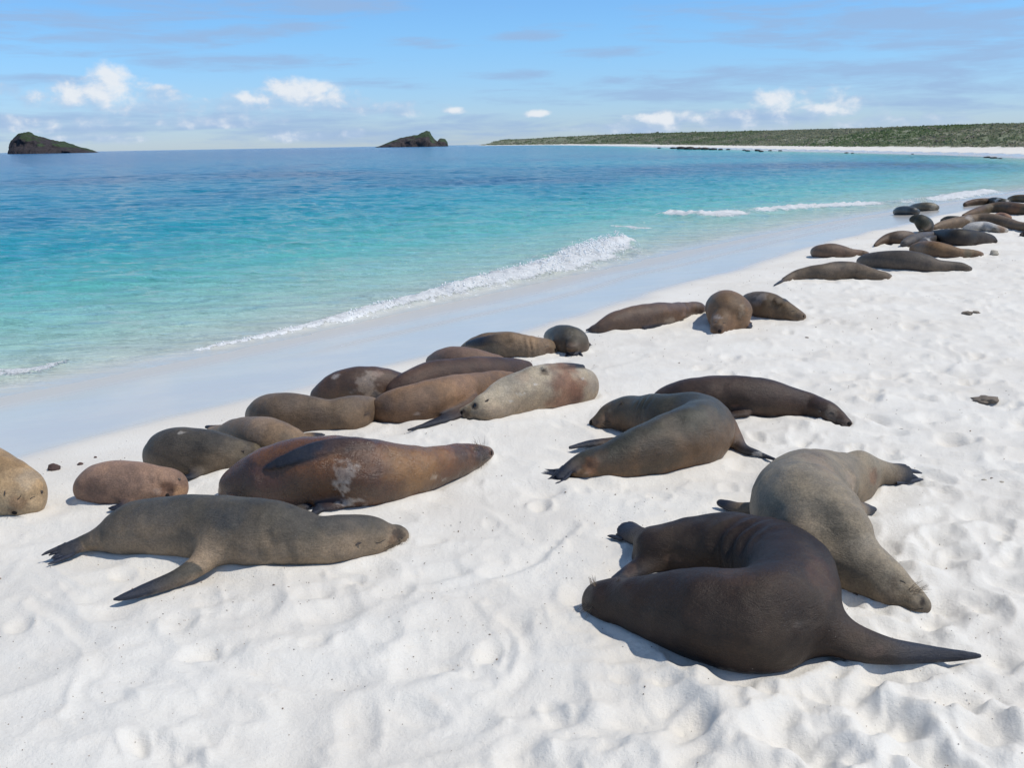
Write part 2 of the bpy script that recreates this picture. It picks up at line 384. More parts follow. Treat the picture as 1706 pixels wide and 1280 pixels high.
def sea_waves(x, y, r, s):
    # chop, with its crests roughly along the shore and travelling in
    ca, sa = 0.577, 0.817
    u = x*ca+y*sa; v = -x*sa+y*ca
    u2 = x*0.9+y*0.43; v2 = -x*0.43+y*0.9
    off = np.clip(-s-2.4, 0, 40)
    k = sstep(0, 9, off)
    far = 1-sstep(60, 260, r)
    wob = 0.5*fbm2(x*0.25, y*0.25, 2, 60)
    h = 0.055*fbm2(u*0.22, (v+wob)*0.62, 3, 61)*(0.25+0.75*k)
    h += 0.042*(1-2*np.abs(fbm2(u2*0.55, (v2+wob)*1.7, 3, 64)))*(0.2+0.8*k)
    h += 0.018*fbm2(u2*2.2, v2*4.6, 3, 67)*(0.35+0.65*k)*(1-sstep(30, 80, r))
    return h*(0.25+0.75*far)
def build_sea():
    r, a = polar(3.0, 30000, 1.0095, math.radians(37), 500, 420, 1.06, 24)
    R2, A2 = np.meshgrid(r, a, indexing='ij'); X = R2*np.sin(A2); Y = R2*np.cos(A2)
    s = sdist(X, Y); tz = base_z(X, Y, s)
    h = sea_waves(X, Y, R2, s)
    foam = np.zeros_like(X)
    near = R2 < 75
    xn, yn = X[near], Y[near]; hn = h[near]; fn = foam[near]
    fnoise = fbm2(xn*3.2, yn*3.2, 4, 70); fn2 = fbm2(xn*9, yn*9, 3, 72)
    for pts, hh, st in ((W1, .15, 1.0), (W2, .11, .95), (W3, .07, .8), (W4, .05, .8)):
        d, w, sg = seg_poly(xn, yn, pts)
        q = d/np.maximum(w*(1+0.45*fnoise), .01)
        hn = hn+hh*np.minimum(1, w/.35)*np.exp(-(q/0.9)**2)*(1+0.5*fn2)
        f_ = (1-sstep(0.45, 1.25, q))*st
        wake = 0.55*np.exp(-np.maximum(q-0.8, 0)/1.1)*sstep(0.0, 0.45, fnoise+0.2)*st   # lacy foam behind
        if pts is W2: br = sstep(-.45, .25, fbm2(xn*.55, yn*.3, 3, 77)); f_ = f_*np.clip(.35+br*1.3, 0, 1); wake = wake*br
        fn = np.maximum(fn, np.maximum(f_, wake*(w > .12)))
    # unbroken swell humps parallel to the shore, greenish faces
    for off, amp, wd in ((3.6, .030, .35), (6.0, .04, .6), (9.5, .045, .8), (14, .05, 1.0)):
        dd = (-s[near]-2.4-off+0.9*fbm2(xn*.12, yn*.12, 2, int(off*7)))/wd
        hn = hn+amp*np.exp(-dd*dd)*(0.5+0.5*fbm2(xn*.2, yn*.2, 2, 80))
    foam[near] = fn; h[near] = hn
    Z = ZW+h
    depth = Z-tz
    off = -s-2.4
    # colour of the water over the sea bed by distance offshore, reef patches, deep water
    cols = np.array([(0.56, 0.57, 0.50), (0.34, 0.56, 0.49), (0.12, 0.47, 0.44), (0.012, 0.31, 0.38), (0.003, 0.23, 0.35), (0.003, 0.18, 0.34), (0.002, 0.12, 0.29), (0.002, 0.09, 0.24)])
    # offs = distance from the waterline
    offs = [0, 2.0, 5.2, 13, 27, 60, 130, 400]
    on = off*(1+0.25*fbm2(X*.06, Y*.03, 3, 90))
    C = np.stack([np.interp(on, offs, cols[:, i]) for i in range(3)], -1)
    # bed mottling: turquoise over sand, darker over weed
    mot = fbm2(X*.16+2, Y*.07, 4, 95)
    dk = sstep(0.0, 0.45, mot)*sstep(8, 20, off)*0.55
    C = C*(1-dk[..., None]*np.array([.75, .45, .25]))
    reef = np.exp(-((Y-70-0.10*X-7*fbm2(X*.05, Y*.02, 3, 97))/13)**2)*sstep(-60, -15, X)*(1-sstep(26, 38, X))
    reef *= 0.55+0.6*sstep(-.25, .3, fbm2(X*.12, Y*.035, 4, 99))
    reef2 = 0.6*np.exp(-((Y-52-0.10*X)/5)**2)*sstep(0.0, .35, fbm2(X*.1+9, Y*.05, 3, 103))*(1-sstep(0, 12, X))
    reef3 = 0.75*sstep(150, 210, Y)*(1-sstep(50, 90, X))*0
    rf = np.clip(reef+reef2, 0, .92)[..., None]
    C = C*(1-rf)+np.array([0.004, 0.085, 0.21])*rf
    green = 0.0
    lagoon = (np.exp(-((Y-98-.1*X)/11)**2)*sstep(-5, 15, X)*.8)[..., None]
    C = C*(1-lagoon)+np.array([0.02, .30, .40])*lagoon
    dw5 = np.full(X.shape, 9.0); dw5[near], _, _ = seg_poly(xn+.10*fnoise, yn+.10*fnoise, W5)
    l5 = (.9*np.exp(-(dw5/.07)**2))[..., None]; C = C*(1-l5)+np.array([.76, .74, .68])*l5
    alpha = np.ones_like(depth); edge = 1-sstep(0.0, 0.09, depth)
    C = C*(1-edge[..., None])+np.array([.52, .53, .49])*edge[..., None]; alpha = 1-edge*.9
    rgba = np.concatenate([C, alpha[..., None]], -1).reshape(-1, 4)
    v = np.stack([X, Y, Z], -1).reshape(-1, 3)
    f = grid_faces(len(r), len(a))[:, ::-1]
    bad = ((tz > ZW+0.30) & (R2 < 3400)).ravel(); f = f[~bad[f].all(1)]
    used = np.unique(f); remap = np.full(len(v), -1); remap[used] = np.arange(len(used))
    m = material('sea_water')
    ca = attr(m, 'bed'); al = attr(m, 'bed', 'Alpha'); fo = attr(m, 'foam', 'Fac')
    n1 = m.noise(m.pos, 5.0, 6, 0.62); n2 = m.noise(m.pos, 24.0, 5, 0.6); n3 = m.noise(m.pos, 70.0, 3, 0.6)
    fm = m.ss(m.m('ADD', fo, m.m('ADD', m.m('MULTIPLY', m.m('SUBTRACT', n1, 0.5), 1.1), m.m('MULTIPLY', m.m('SUBTRACT', n2, 0.5), 1.3))), 0.42, 0.68)
    fm = m.m('MULTIPLY', fm, m.ss(fo, 0.02, 0.15))
    col = m.mix(fm, ca, (0.86, 0.88, 0.88))
    m.link(col, m.b.inputs['Base Color'])
    m.link(m.ss(fm, 0, 1, 0.10, 0.75), m.b.inputs['Roughness'])
    m.b.inputs['IOR'].default_value = 1.33; m.b.inputs['Specular IOR Level'].default_value = 0.33
    pass
    # wind ripple: anisotropic so that it reads as short crests
    mp = m.new('ShaderNodeMapping'); mp.inputs['Rotation'].default_value = (0, 0, -0.35); mp.inputs['Scale'].default_value = (0.45, 1.5, 1)
    m.link(m.pos, mp.inputs[0])
    r1 = m.noise(mp.outputs[0], 1.6, 5, 0.62, 0.4); r2 = m.noise(mp.outputs[0], 9.0, 4, 0.6, 0.2)
    r0 = m.noise(mp.outputs[0], 0.32, 4, 0.6, 0.3)
    hh = m.m('ADD', m.m('MULTIPLY', r1, 0.40), m.m('ADD', m.m('MULTIPLY', r2, 0.05), m.m('MULTIPLY', r0, 0.9)))
    hh = m.m('ADD', hh, m.m('MULTIPLY', fm, m.m('MULTIPLY', n3, 0.03)))
    shallow = m.ss(al, 0.05, 1.0, 0.12, 1.0)
    nb = m.new('ShaderNodeBump'); m.link(hh, nb.inputs['Height']); m.link(shallow, nb.inputs['Strength']); nb.inputs['Distance'].default_value = 1.0
    m.link(nb.outputs[0], m.b.inputs['Normal'])
    o = mesh_np('sea', v[used], remap[f], m.mat, True, {'bed': rgba[used], 'foam': foam.ravel()[used]})
    tag(o, kind='structure')
    # spray and froth clots standing up along the two breakers
    tv = []; tf = []; k = 0
    ico = np.array([(0, 0, 1), (.89, 0, .45), (.28, .85, .45), (-.72, .53, .45), (-.72, -.53, .45), (.28, -.85, .45), (.72, .53, -.45), (-.28, .85, -.45), (-.89, 0, -.45), (-.28, -.85, -.45), (.72, -.53, -.45), (0, 0, -1)])
    icf = np.array([(0,1,2),(0,2,3),(0,3,4),(0,4,5),(0,5,1),(1,6,2),(2,7,3),(3,8,4),(4,9,5),(5,10,1),(1,10,6),(2,6,7),(3,7,8),(4,8,9),(5,9,10),(6,11,7),(7,11,8),(8,11,9),(9,11,10),(10,11,6)])
    for pts, n, hh in ((W1, 3800, .16), (W2, 900, .08), (W3, 100, .04), (W4, 60, .04)):
        P = np.array(pts); L = np.hypot(*np.diff(P[:, :2], axis=0).T); wgt = L*(P[:-1, 2]+P[1:, 2]); wgt /= wgt.sum()
        for q in range(n):
            i = rng.choice(len(L), p=wgt); t = rng.random(); c = P[i]*(1-t)+P[i+1]*t
            d = P[i+1, :2]-P[i, :2]; d /= np.linalg.norm(d); nn = np.array([-d[1], d[0]])
            e = rng.normal(0, .42); p2 = c[:2]+nn*e*c[2]
            cl = vn2(p2[0]*2.2, p2[1]*2.2, 5)
            if cl < 0.42: continue
            zz = ZW+hh*min(1, c[2]/.35)*math.exp(-e*e)*rng.uniform(.5, 1.25)*(.5+cl)
            rad = rng.uniform(.004, .017)*(0.6+c[2])
            if rng.random() < .25: zz += rng.uniform(0, .07)*c[2]*2; rad *= .5
            tv.append(ico*rad*rng.uniform(.6, 1.3, 3)+[p2[0], p2[1], zz]); tf.append(icf+k*12); k += 1
    fmn = material('sea_foam'); fmn.b.inputs['Base Color'].default_value = (.86, .88, .88, 1); fmn.b.inputs['Roughness'].default_value = .6
    fmn.b.inputs['Subsurface Weight'].default_value = 0.0
    o2 = mesh_np('foam', np.concatenate(tv), np.concatenate(tf), fmn.mat, True)
    tag(o2, 'white froth along the little breaking waves at the water edge', 'foam', kind='stuff')

# ------------------------------------------------------------------ islets, far scrub, rocks
def rock_mat(name, top, side):
    h = material(name)
    g = h.new('ShaderNodeNewGeometry'); s3 = h.new('ShaderNodeSeparateXYZ'); h.link(g.outputs['Normal'], s3.inputs[0])
    ta = attr(h, 'green', 'Fac')
    n = h.noise(h.pos, 0.22, 6, 0.65); n2 = h.noise(h.pos, 0.06, 4, 0.6)
    rock = h.mix(h.ss(n, 0.35, 0.65), side, tuple(c*2.2 for c in side))
    f = h.ss(h.m('ADD', ta, h.m('MULTIPLY', h.m('SUBTRACT', n2, 0.5), 1.6)), 0.35, 0.6)
    h.link(h.mix(f, rock, h.mix(h.ss(n, .4, .6), top, tuple(c*1.6 for c in top))), h.b.inputs['Base Color'])
    h.b.inputs['Roughness'].default_value = .9
    h.link(bump(h, n, 3.0, .8), h.b.inputs['Normal'])
    return h.mat
def islet(name, dist, prof, depth_m, mat, seed, label, cut=0.0):
    """prof: list of (px, py) along the skyline; built as a ridge with a body behind and in front"""
    px = np.array([p[0] for p in prof], float); py = np.array([p[1] for p in prof], float)
    n = 150; m = 46
    xs = np.linspace(px[0], px[-1], n)
    ys = np.interp(xs, px, py)
    base = 254-(xs-20)*ROLL-0.4
    H = np.maximum((base-ys)/FPX*dist, 0.0); Xw = (xs-853)/FPX*dist/ math.cos(PITCH) * 1.0
    Xw = np.array([on_plane(x, 250, 0)[0]/on_plane(x, 250, 0)[1]*dist for x in xs])
    t = np.linspace(-1, 1, m)
    XX, TT = np.meshgrid(Xw, t, indexing='ij')
    HH = np.repeat(H[:, None], m, 1)
    env = np.sqrt(np.clip(np.sin(np.linspace(0, math.pi, n)), 0, 1))[:, None]
    nz = fbm2(XX*.06, TT*3, 4, seed); nz2 = fbm2(XX*.16, TT*8, 3, seed+4)
    shp = np.clip(1-np.abs(TT)**1.7, 0, 1)**.75
    Z = HH*shp*(1+.16*nz*np.abs(TT)**.5)+HH*.07*nz2*(np.abs(TT) < .98)
    Yw = dist+TT*depth_m*env*(1+.25*nz)
    Xp = XX+nz2*3*np.abs(TT)
    Z = np.where(np.abs(TT) > .97, -4, Z)-0.5
    green = sstep(.25, .9, Z/np.maximum(HH, 1e-3))*sstep(-.5, .6, nz+.5*(TT > -0.2))
    v = np.stack([Xp, Yw, Z], -1).reshape(-1, 3)
    o = mesh_np(name, v, grid_faces(n, m), mat, False, {'green': green.ravel()})
    tag(o, label, 'islet')
    return o
def build_far():
    rm = rock_mat('lava_rock', (0.022, 0.038, 0.014), (0.020, 0.016, 0.018))
    islet('rocky_islet', 1500, [(18, 253.5), (21, 240), (27, 228), (38, 222), (52, 218.5), (62, 224), (75, 228), (88, 231.5), (97, 234), (101, 233), (118, 239), (140, 244), (152, 249), (160, 251.5)], 60, rm, 3,
          'steep dark islet at the left edge of the horizon, falling away to the right')
    rm2 = rock_mat('lava_rock_green', (0.028, 0.048, 0.020), (0.028, 0.022, 0.022))
    islet('rocky_islet', 1900, [(624, 243.2), (635, 240), (650, 234), (668, 228), (690, 223.5), (696, 223.6), (704, 219.5), (712, 217.3), (717, 217.2), (720, 224), (724, 230), (729, 233.5), (733, 228.5), (736, 228.0), (743, 230), (745, 234), (745.5, 241.5), (760, 241.6)], 50, rm2, 9,
          'dark islet near the middle of the horizon, sharp peak and a knob at its right')
    # scrub on the low land across the bay: one mass of leafy bushes
    n = 60000
    rr = 75*np.exp(rng.random(n*2)**1.05*math.log(2500/75)); aa = np.radians(rng.uniform(-3, 34, n*2))
    x = rr*np.sin(aa); y = rr*np.cos(aa); s = sdist(x, y)
    sv = np.interp(y, VY, VS); k = (s > sv+.6*rng.random(n*2)) & (s < sv+14+y*.25) & (y > 55)
    clear = fbm2(x*.09, y*.04, 3, 120); k &= (rng.random(n*2) < .75+.6*clear)
    x, y, s = x[k][:20000], y[k][:20000], s[k][:20000]
    z = base_z(x, y, s); R = np.hypot(x, y)
    size = rng.uniform(.26, .52, len(x))*(0.5+R/280)
    size = np.minimum(size, 2.6)*(1+.7*(rng.random(len(x)) < .006))
    nl = 10
    N = len(x)
    th = rng.uniform(0, 2*math.pi, (N, nl)); ph = rng.uniform(-.1, 1, (N, nl)); rad = rng.uniform(.5, 1, (N, nl))
    cx = x[:, None]+size[:, None]*1.35*rad*np.cos(th)*np.sqrt(1-ph**2*.9)*1.25; cy = y[:, None]+size[:, None]*1.35*rad*np.sin(th)*np.sqrt(1-ph**2*.9)
    cz = z[:, None]+size[:, None]*(.08+.50*ph*rad)
    C = np.stack([cx, cy, cz], -1)
    u = rng.normal(size=(N, nl, 3))*[1, 1, .35]; u /= np.linalg.norm(u, axis=-1, keepdims=True)
    w = np.cross(u, rng.normal(size=(N, nl, 3))*[.5, .5, 1]); w /= np.linalg.norm(w, axis=-1, keepdims=True)
    ls = (size[:, None]*rng.uniform(.25, .5, (N, nl)))[..., None]
    q = np.stack([C-u*ls, C+w*ls*.8, C+u*ls, C-w*ls*.8], 2).reshape(-1, 3)
    f = np.arange(len(q)).reshape(-1, 4)
    tone = sstep(-.5, .5, fbm2(x*.05, y*.02, 3, 130)+.12*rng.normal(size=N))
    ca = np.array([.15, .205, .105]); cb = np.array([.27, .28, .20]); cc = np.array([.31, .28, .24])
    colr = ca*(1-tone[:, None])+cb*tone[:, None]
    gm = (rng.random(N) < .10)[:, None]; colr = np.where(gm, cc, colr)
    colr = colr*rng.uniform(.9, 1.12, (N, 1))
    colr = np.repeat(np.repeat(colr, nl, 0), 4, 0); colr = np.concatenate([colr, np.ones((len(colr), 1))], -1)
    h = material('scrub_leaf'); h.link(attr(h, 'leaf'), h.b.inputs['Base Color']); h.b.inputs['Roughness'].default_value = .8; h.b.inputs['Specular IOR Level'].default_value = .1
    tr_ = h.new('ShaderNodeBsdfTranslucent'); h.link(attr(h, 'leaf'), tr_.inputs[0]); mx = h.new('ShaderNodeMixShader'); mx.inputs[0].default_value = .45
    h.link(h.b.outputs[0], mx.inputs[1]); h.link(tr_.outputs[0], mx.inputs[2]); h.link(mx.outputs[0], h.n['Material Output'].inputs[0])
    o = mesh_np('scrub', q, f, h.mat, False, {'leaf': colr})
    tag(o, 'low grey-green scrub covering the land across the bay', 'scrub', kind='stuff')
    # lava rocks on the far waterline
    lr = material('black_rock'); nn = lr.noise(lr.pos, 3, 4, .6); lr.link(lr.mix(nn, (.015, .014, .016), (.06, .055, .05)), lr.b.inputs['Base Color']); lr.b.inputs['Roughness'].default_value = .85
    spots = [(1098, 246.6, 4), (1122, 247, 7), (1136, 247.6, 11), (1150, 248, 12), (1163, 248.2, 10), (1176, 248.4, 9), (1188, 248.7, 8), (1200, 249, 5), (1213, 249, 4), (1240, 250, 4), (1246, 251.2, 5), (1262, 250.5, 6), (1268, 252, 5), (1283, 250.8, 4),
             (1300, 251, 4), (1410, 254.5, 4), (1420, 255, 3)]
    ORD = 'first second third fourth fifth sixth seventh eighth ninth tenth eleventh twelfth thirteenth fourteenth fifteenth sixteenth seventeenth'.split()
    for i, (px, py, wpx) in enumerate(spots):
        p = on_plane(px, py, ZW+.1); dep = float((p-ORG)@_F); wd = wpx/FPX*dep*.8
        o = lump('shore_rock', p, (wd, wd*1.2, wd*.42), lr.mat, 200+i, 2)
        tag(o, 'black lava rock on the far waterline below the scrub, %s from the left' % ORD[i], 'rock', 'black lava rocks at the far waterline')
    for i, (px, py, wpx) in enumerate([(1645, 262, 9), (1656, 263, 10), (1666, 264, 6), (1520, 256.5, 4)]):
        p = on_plane(px, py, 0); dep = float((p-ORG)@_F); wd = wpx/FPX*dep*.6
        o = lump('beach_rock', p, (wd, wd, wd*.35), lr.mat, 240+i, 2)
        tag(o, ('dark rock on the far beach at the right, leftmost of three', 'dark rock on the far beach at the right, largest of three', 'dark rock on the far beach, rightmost of three by the edge', 'lone tiny dark rock on the far beach, well left of the three')[i], 'rock', 'dark rocks on the far beach')

def lump(name, loc, scale, mat, seed, sub=3, rough=.35, parent=None):
    import bmesh
    bm = bmesh.new(); bmesh.ops.create_icosphere(bm, subdivisions=sub, radius=1)
    v = np.array([q.co[:] for q in bm.verts]); n = v.copy()
    d = 1+rough*vn3(v*1.7, seed)+rough*.5*vn3(v*4.1, seed+3)
    v = n*d[:, None]
    v[:, 2] = np.where(v[:, 2] < -.35, -.35+.2*(v[:, 2]+.35), v[:, 2])
    f = np.array([[q.index for q in fc.verts] for fc in bm.faces]); bm.free()
    o = mesh_np(name, v*np.array(scale), f, mat, False)
    o.location = loc
    if parent: o.parent = parent
    return o

# ------------------------------------------------------------------ animals: one swept, smoothly blended surface each
def solve_t(x, y, fn):
    """distance along the photo ray where fn(point, t) changes sign"""
    d = ray(x, y); lo, hi = 0.6, 0.6
    while hi < 80:
        hi = lo*1.08; p = ORG+d*hi
        if fn(p, hi) < 0: break
        lo = hi
    for _ in range(26):
        t = (lo+hi)/2
        if fn(ORG+d*t, t) < 0: hi = t
        else: lo = t
    return ORG+d*hi, hi
def gz(p): return float(terr(p[0], p[1])[0])
def ground_point(x, y, hgt): return solve_t(x, y, lambda p, t: p[2]-gz(p)-hgt)
def sphere_point(x, y, r, k): return solve_t(x, y, lambda p, t: p[2]-gz(p)-k*r*t/FPX)
def at_depth(x, y, t): return ORG+ray(x, y)*t

def catmull(a, n):
    a = np.asarray(a, float); out = []
    P = np.vstack([2*a[0]-a[1], a, 2*a[-1]-a[-2]])
    for i in range(1, len(P)-2):
        for t in np.linspace(0, 1, n, endpoint=False):
            p0, p1, p2, p3 = P[i-1], P[i], P[i+1], P[i+2]
            out.append(.5*((2*p1)+(-p0+p2)*t+(2*p0-5*p1+4*p2-p3)*t*t+(-p0+3*p1-3*p2+p3)*t**3))
    out.append(a[-1]); return np.array(out)

def tube_d(P, C, Rr, flat=None, nrm=None, band=None):
    """distance to a swept tube. flat = thickness/width ratio with nrm the blade normal. returns d, param"""
    D = np.full(len(P), 9.0, np.float32); S = np.zeros(len(P), np.float32); n = len(C)-1
    for i in range(n):
        a, b = C[i], C[i+1]; ab = b-a; L2 = float(ab@ab)+1e-12
        if band is not None:
            mid = (a+b)/2; rad = max(Rr[i], Rr[i+1])+math.sqrt(L2)/2+band
            q = P-mid.astype(np.float32); idx = np.nonzero(np.einsum('ij,ij->i', q, q) < rad*rad)[0]
            if not len(idx): continue
            Q = P[idx]
        else: idx = slice(None); Q = P
        pa = Q-a.astype(np.float32); t = np.clip(pa@ab.astype(np.float32)/L2, 0, 1)
        r = Rr[i]+t*(Rr[i+1]-Rr[i]); q = pa-t[:, None]*ab.astype(np.float32)
        if flat is None:
            d = np.sqrt(np.einsum('ij,ij->i', q, q))-r
        else:
            N = (nrm[i]+nrm[i+1])/2; N = N/np.linalg.norm(N); N = N.astype(np.float32)
            fl = flat[i]+t*(flat[i+1]-flat[i])
            qn = q@N; qq = np.einsum('ij,ij->i', q, q)-qn*qn
            th = r*fl
            e = np.sqrt(np.maximum(qq, 0)*(fl*fl)+qn*qn+1e-12)            # scaled radius
            g = np.sqrt(np.maximum(qq, 0)*(fl**4)+qn*qn+1e-12)/e          # gradient length, for a fair distance
            d = (e-th)/np.maximum(g, .3)
        m = d < D[idx]
        if isinstance(idx, slice): D = np.where(m, d, D); S = np.where(m, (i+t)/n, S)
        else:
            k = idx[m]; D[k] = d[m]; S[k] = ((i+t)/n)[m]
    return D, S

def tube_pt(p, C, Rr):
    a = C[:-1]; ab = C[1:]-a; t = np.clip(((p-a)*ab).sum(1)/((ab*ab).sum(1)+1e-12), 0, 1)
    q = p-a-t[:, None]*ab; return float((np.sqrt((q*q).sum(1))-(Rr[:-1]+t*(Rr[1:]-Rr[:-1]))).min())
def smin(a, b, k):
    h = np.maximum(k-np.abs(a-b), 0)/k
    return np.minimum(a, b)-h*h*k*.25

def surface_nets(D, org, h):
    ins = D < 0
    nx, ny, nz = D.shape
    c = ins[:-1, :-1, :-1].astype(np.int8)
    tot = np.zeros((nx-1, ny-1, nz-1), np.int8)
    for dx in (0, 1):
        for dy in (0, 1):
            for dz in (0, 1): tot += ins[dx:nx-1+dx, dy:ny-1+dy, dz:nz-1+dz]
    act = (tot > 0) & (tot < 8); I = np.argwhere(act); idx = np.full(act.shape, -1, np.int64); idx[act] = np.arange(len(I))
    val = {}
    for dx in (0, 1):
        for dy in (0, 1):
            for dz in (0, 1): val[dx, dy, dz] = D[I[:, 0]+dx, I[:, 1]+dy, I[:, 2]+dz]
    acc = np.zeros((len(I), 3)); cnt = np.zeros(len(I))
    cs = list(val)
    for a in cs:
        for ax in range(3):
            if a[ax] == 0:
                b = list(a); b[ax] = 1; b = tuple(b); va, vb = val[a], val[b]; m = (va < 0) != (vb < 0)
                t = va/np.where(va == vb, 1, va-vb)
                p = np.array(a, float)[None].repeat(len(I), 0); p[:, ax] = t
                acc[m] += p[m]; cnt[m] += 1
    V = org+(I+acc/cnt[:, None])*h
    F = []
    for ax in range(3):
        a1, a2 = [(1, 2), (2, 0), (0, 1)][ax]
        sl0 = [slice(None)]*3; sl1 = [slice(None)]*3; sl0[ax] = slice(0, -1); sl1[ax] = slice(1, None)
        s0 = ins[tuple(sl0)]; s1 = ins[tuple(sl1)]
        E = np.argwhere(s0 != s1)
        E = E[(E[:, a1] > 0) & (E[:, a2] > 0) & (E[:, a1] < D.shape[a1]-1) & (E[:, a2] < D.shape[a2]-1)]
        flip = s0[E[:, 0], E[:, 1], E[:, 2]]
        def at(o1, o2):
            e = E.copy(); e[:, a1] -= o1; e[:, a2] -= o2; return idx[e[:, 0], e[:, 1], e[:, 2]]
        q = np.stack([at(1, 1), at(0, 1), at(0, 0), at(1, 0)], -1)
        q = np.where(flip[:, None], q, q[:, ::-1]); F.append(q)
    F = np.concatenate(F); F = F[(F >= 0).all(1)]
    return V, F
def relax(V, F, it, k=.5):
    e = np.concatenate([F[:, [0, 1]], F[:, [1, 2]], F[:, [2, 3]], F[:, [3, 0]]]); n = len(V)
    a = np.concatenate([e[:, 0], e[:, 1]]); b = np.concatenate([e[:, 1], e[:, 0]]); cnt = np.maximum(np.bincount(a, minlength=n), 1)
    for i in range(it):
        kk = k if i % 2 == 0 else -k*1.04
        avg = np.stack([np.bincount(a, V[b, j], minlength=n)/cnt for j in range(3)], -1)
        V = V+kk*(avg-V)
    return V

def fur_mat():
    h = material('sea_lion_fur')
    c = attr(h, 'coat'); gl = attr(h, 'gloss', 'Fac')
    tcn = h.new('ShaderNodeTexCoord').outputs['Object']
    n = h.noise(tcn, 6, 5, .62); n2 = h.noise(tcn, 28, 4, .6); n3 = h.noise(tcn, 260, 3, .6)
    c = h.mix(1.0, c, h.mix(h.ss(n, .3, .7), (.80, .82, .86), (1.20, 1.16, 1.10)), 'MULTIPLY')
    c = h.mix(1.0, c, h.mix(h.ss(n2, .3, .7), (.88, .88, .88), (1.12, 1.12, 1.12)), 'MULTIPLY')
    c = h.mix(1.0, c, h.mix(h.ss(h.noise(tcn, 120, 4, .7), .3, .7), (.80, .80, .80), (1.22, 1.21, 1.2)), 'MULTIPLY')
    c = h.mix(h.ss(h.noise(tcn, 2.6, 4, .65), .52, .72, 0, .14), c, (.26, .20, .14))
    # grains of pale sand stuck in the fur
    sp_ = h.m('MULTIPLY', h.ss(h.noise(tcn, 190, 2, .5), .735, .77), h.ss(h.noise(tcn, 4, 3, .6), .45, .7, 0.0, .9))
    c = h.mix(sp_, c, (.55, .52, .48))
    hs = h.new('ShaderNodeHueSaturation'); hs.inputs['Saturation'].default_value = 1.06; hs.inputs['Value'].default_value = .96; h.link(c, hs.inputs['Color']); c = hs.outputs[0]
    h.link(c, h.b.inputs['Base Color'])
    h.link(h.m('ADD', h.ss(gl, 0, 1, .58, .28), h.m('MULTIPLY', h.m('SUBTRACT', n2, .5), .2)), h.b.inputs['Roughness'])
    h.link(h.ss(gl, 0, 1, .14, .70), h.b.inputs['Specular IOR Level'])
    h.b.inputs['Sheen Weight'].default_value = .0; h.b.inputs['Sheen Roughness'].default_value = .5
    h.b.inputs['Sheen Tint'].default_value = (.85, .8, .75, 1)
    mp = h.new('ShaderNodeMapping'); mp.inputs['Scale'].default_value = (1, 1, 3.0); h.link(tcn, mp.inputs[0])
    wr = h.noise(mp.outputs[0], 11, 5, .6, 1.2); hair = h.noise(mp.outputs[0], 150, 4, .7)
    crease = h.m('POWER', h.m('SUBTRACT', 1.0, h.m('ABSOLUTE', h.m('MULTIPLY', h.m('SUBTRACT', wr, .5), 5.0)), clamp=True), 2.0)
    hb = h.m('ADD', h.m('ADD', h.m('MULTIPLY', n3, .22), h.m('MULTIPLY', hair, .45)), h.m('ADD', h.m('MULTIPLY', n2, .55), h.m('MULTIPLY', crease, -.16)))
    h.link(bump(h, hb, .008, .75), h.b.inputs['Normal'])
    return h.mat
FUR = fur_mat()
def plain(name, col, rough, spec=.5):
    h = material(name); n = h.noise(h.pos, 40, 3, .6)
    h.link(h.mix(n, tuple(c*.7 for c in col), tuple(min(1, c*1.3) for c in col)), h.b.inputs['Base Color'])
    h.b.inputs['Roughness'].default_value = rough; h.b.inputs['Specular IOR Level'].default_value = spec; return h.mat
M_DARK = plain('lid_skin', (.018, .014, .012), .5)
M_EYE = plain('wet_eye', (.006, .005, .005), .08, .8)
M_NOSE = plain('nose_skin', (.014, .011, .011), .65, .15)
M_WHISK = plain('whisker_hair', (.20, .15, .10), .5)
M_WHISKP = plain('pale_whisker_hair', (.45, .38, .30), .5)

UP = np.array([0, 0, 1.0])
FL = np.array([.016, .020, .032])      # bare flipper skin
SAND = np.array([.60, .57, .53])

def thin_tube(pts, r0, r1, n=5):
    pts = np.asarray(pts); V = []; F = []
    for i, p in enumerate(pts):
        t = pts[min(i+1, len(pts)-1)]-pts[max(i-1, 0)]; t = t/np.linalg.norm(t)
        a = np.cross(t, UP if abs(t[2]) < .9 else np.array([1., 0, 0])); a /= np.linalg.norm(a); b = np.cross(t, a)
        r = r0+(r1-r0)*i/(len(pts)-1)
        for k in range(n):
            w = 2*math.pi*k/n; V.append(p+r*(a*math.cos(w)+b*math.sin(w)))
    for i in range(len(pts)-1):
        for k in range(n): F.append((i*n+k, i*n+(k+1) % n, (i+1)*n+(k+1) % n, (i+1)*n+k))
    return np.array(V), np.array(F)
def join(parts):
    V = []; F = []; o = 0
    for v, f in parts: V.append(v); F.append(f+o); o += len(v)
    return np.concatenate(V), np.concatenate(F)

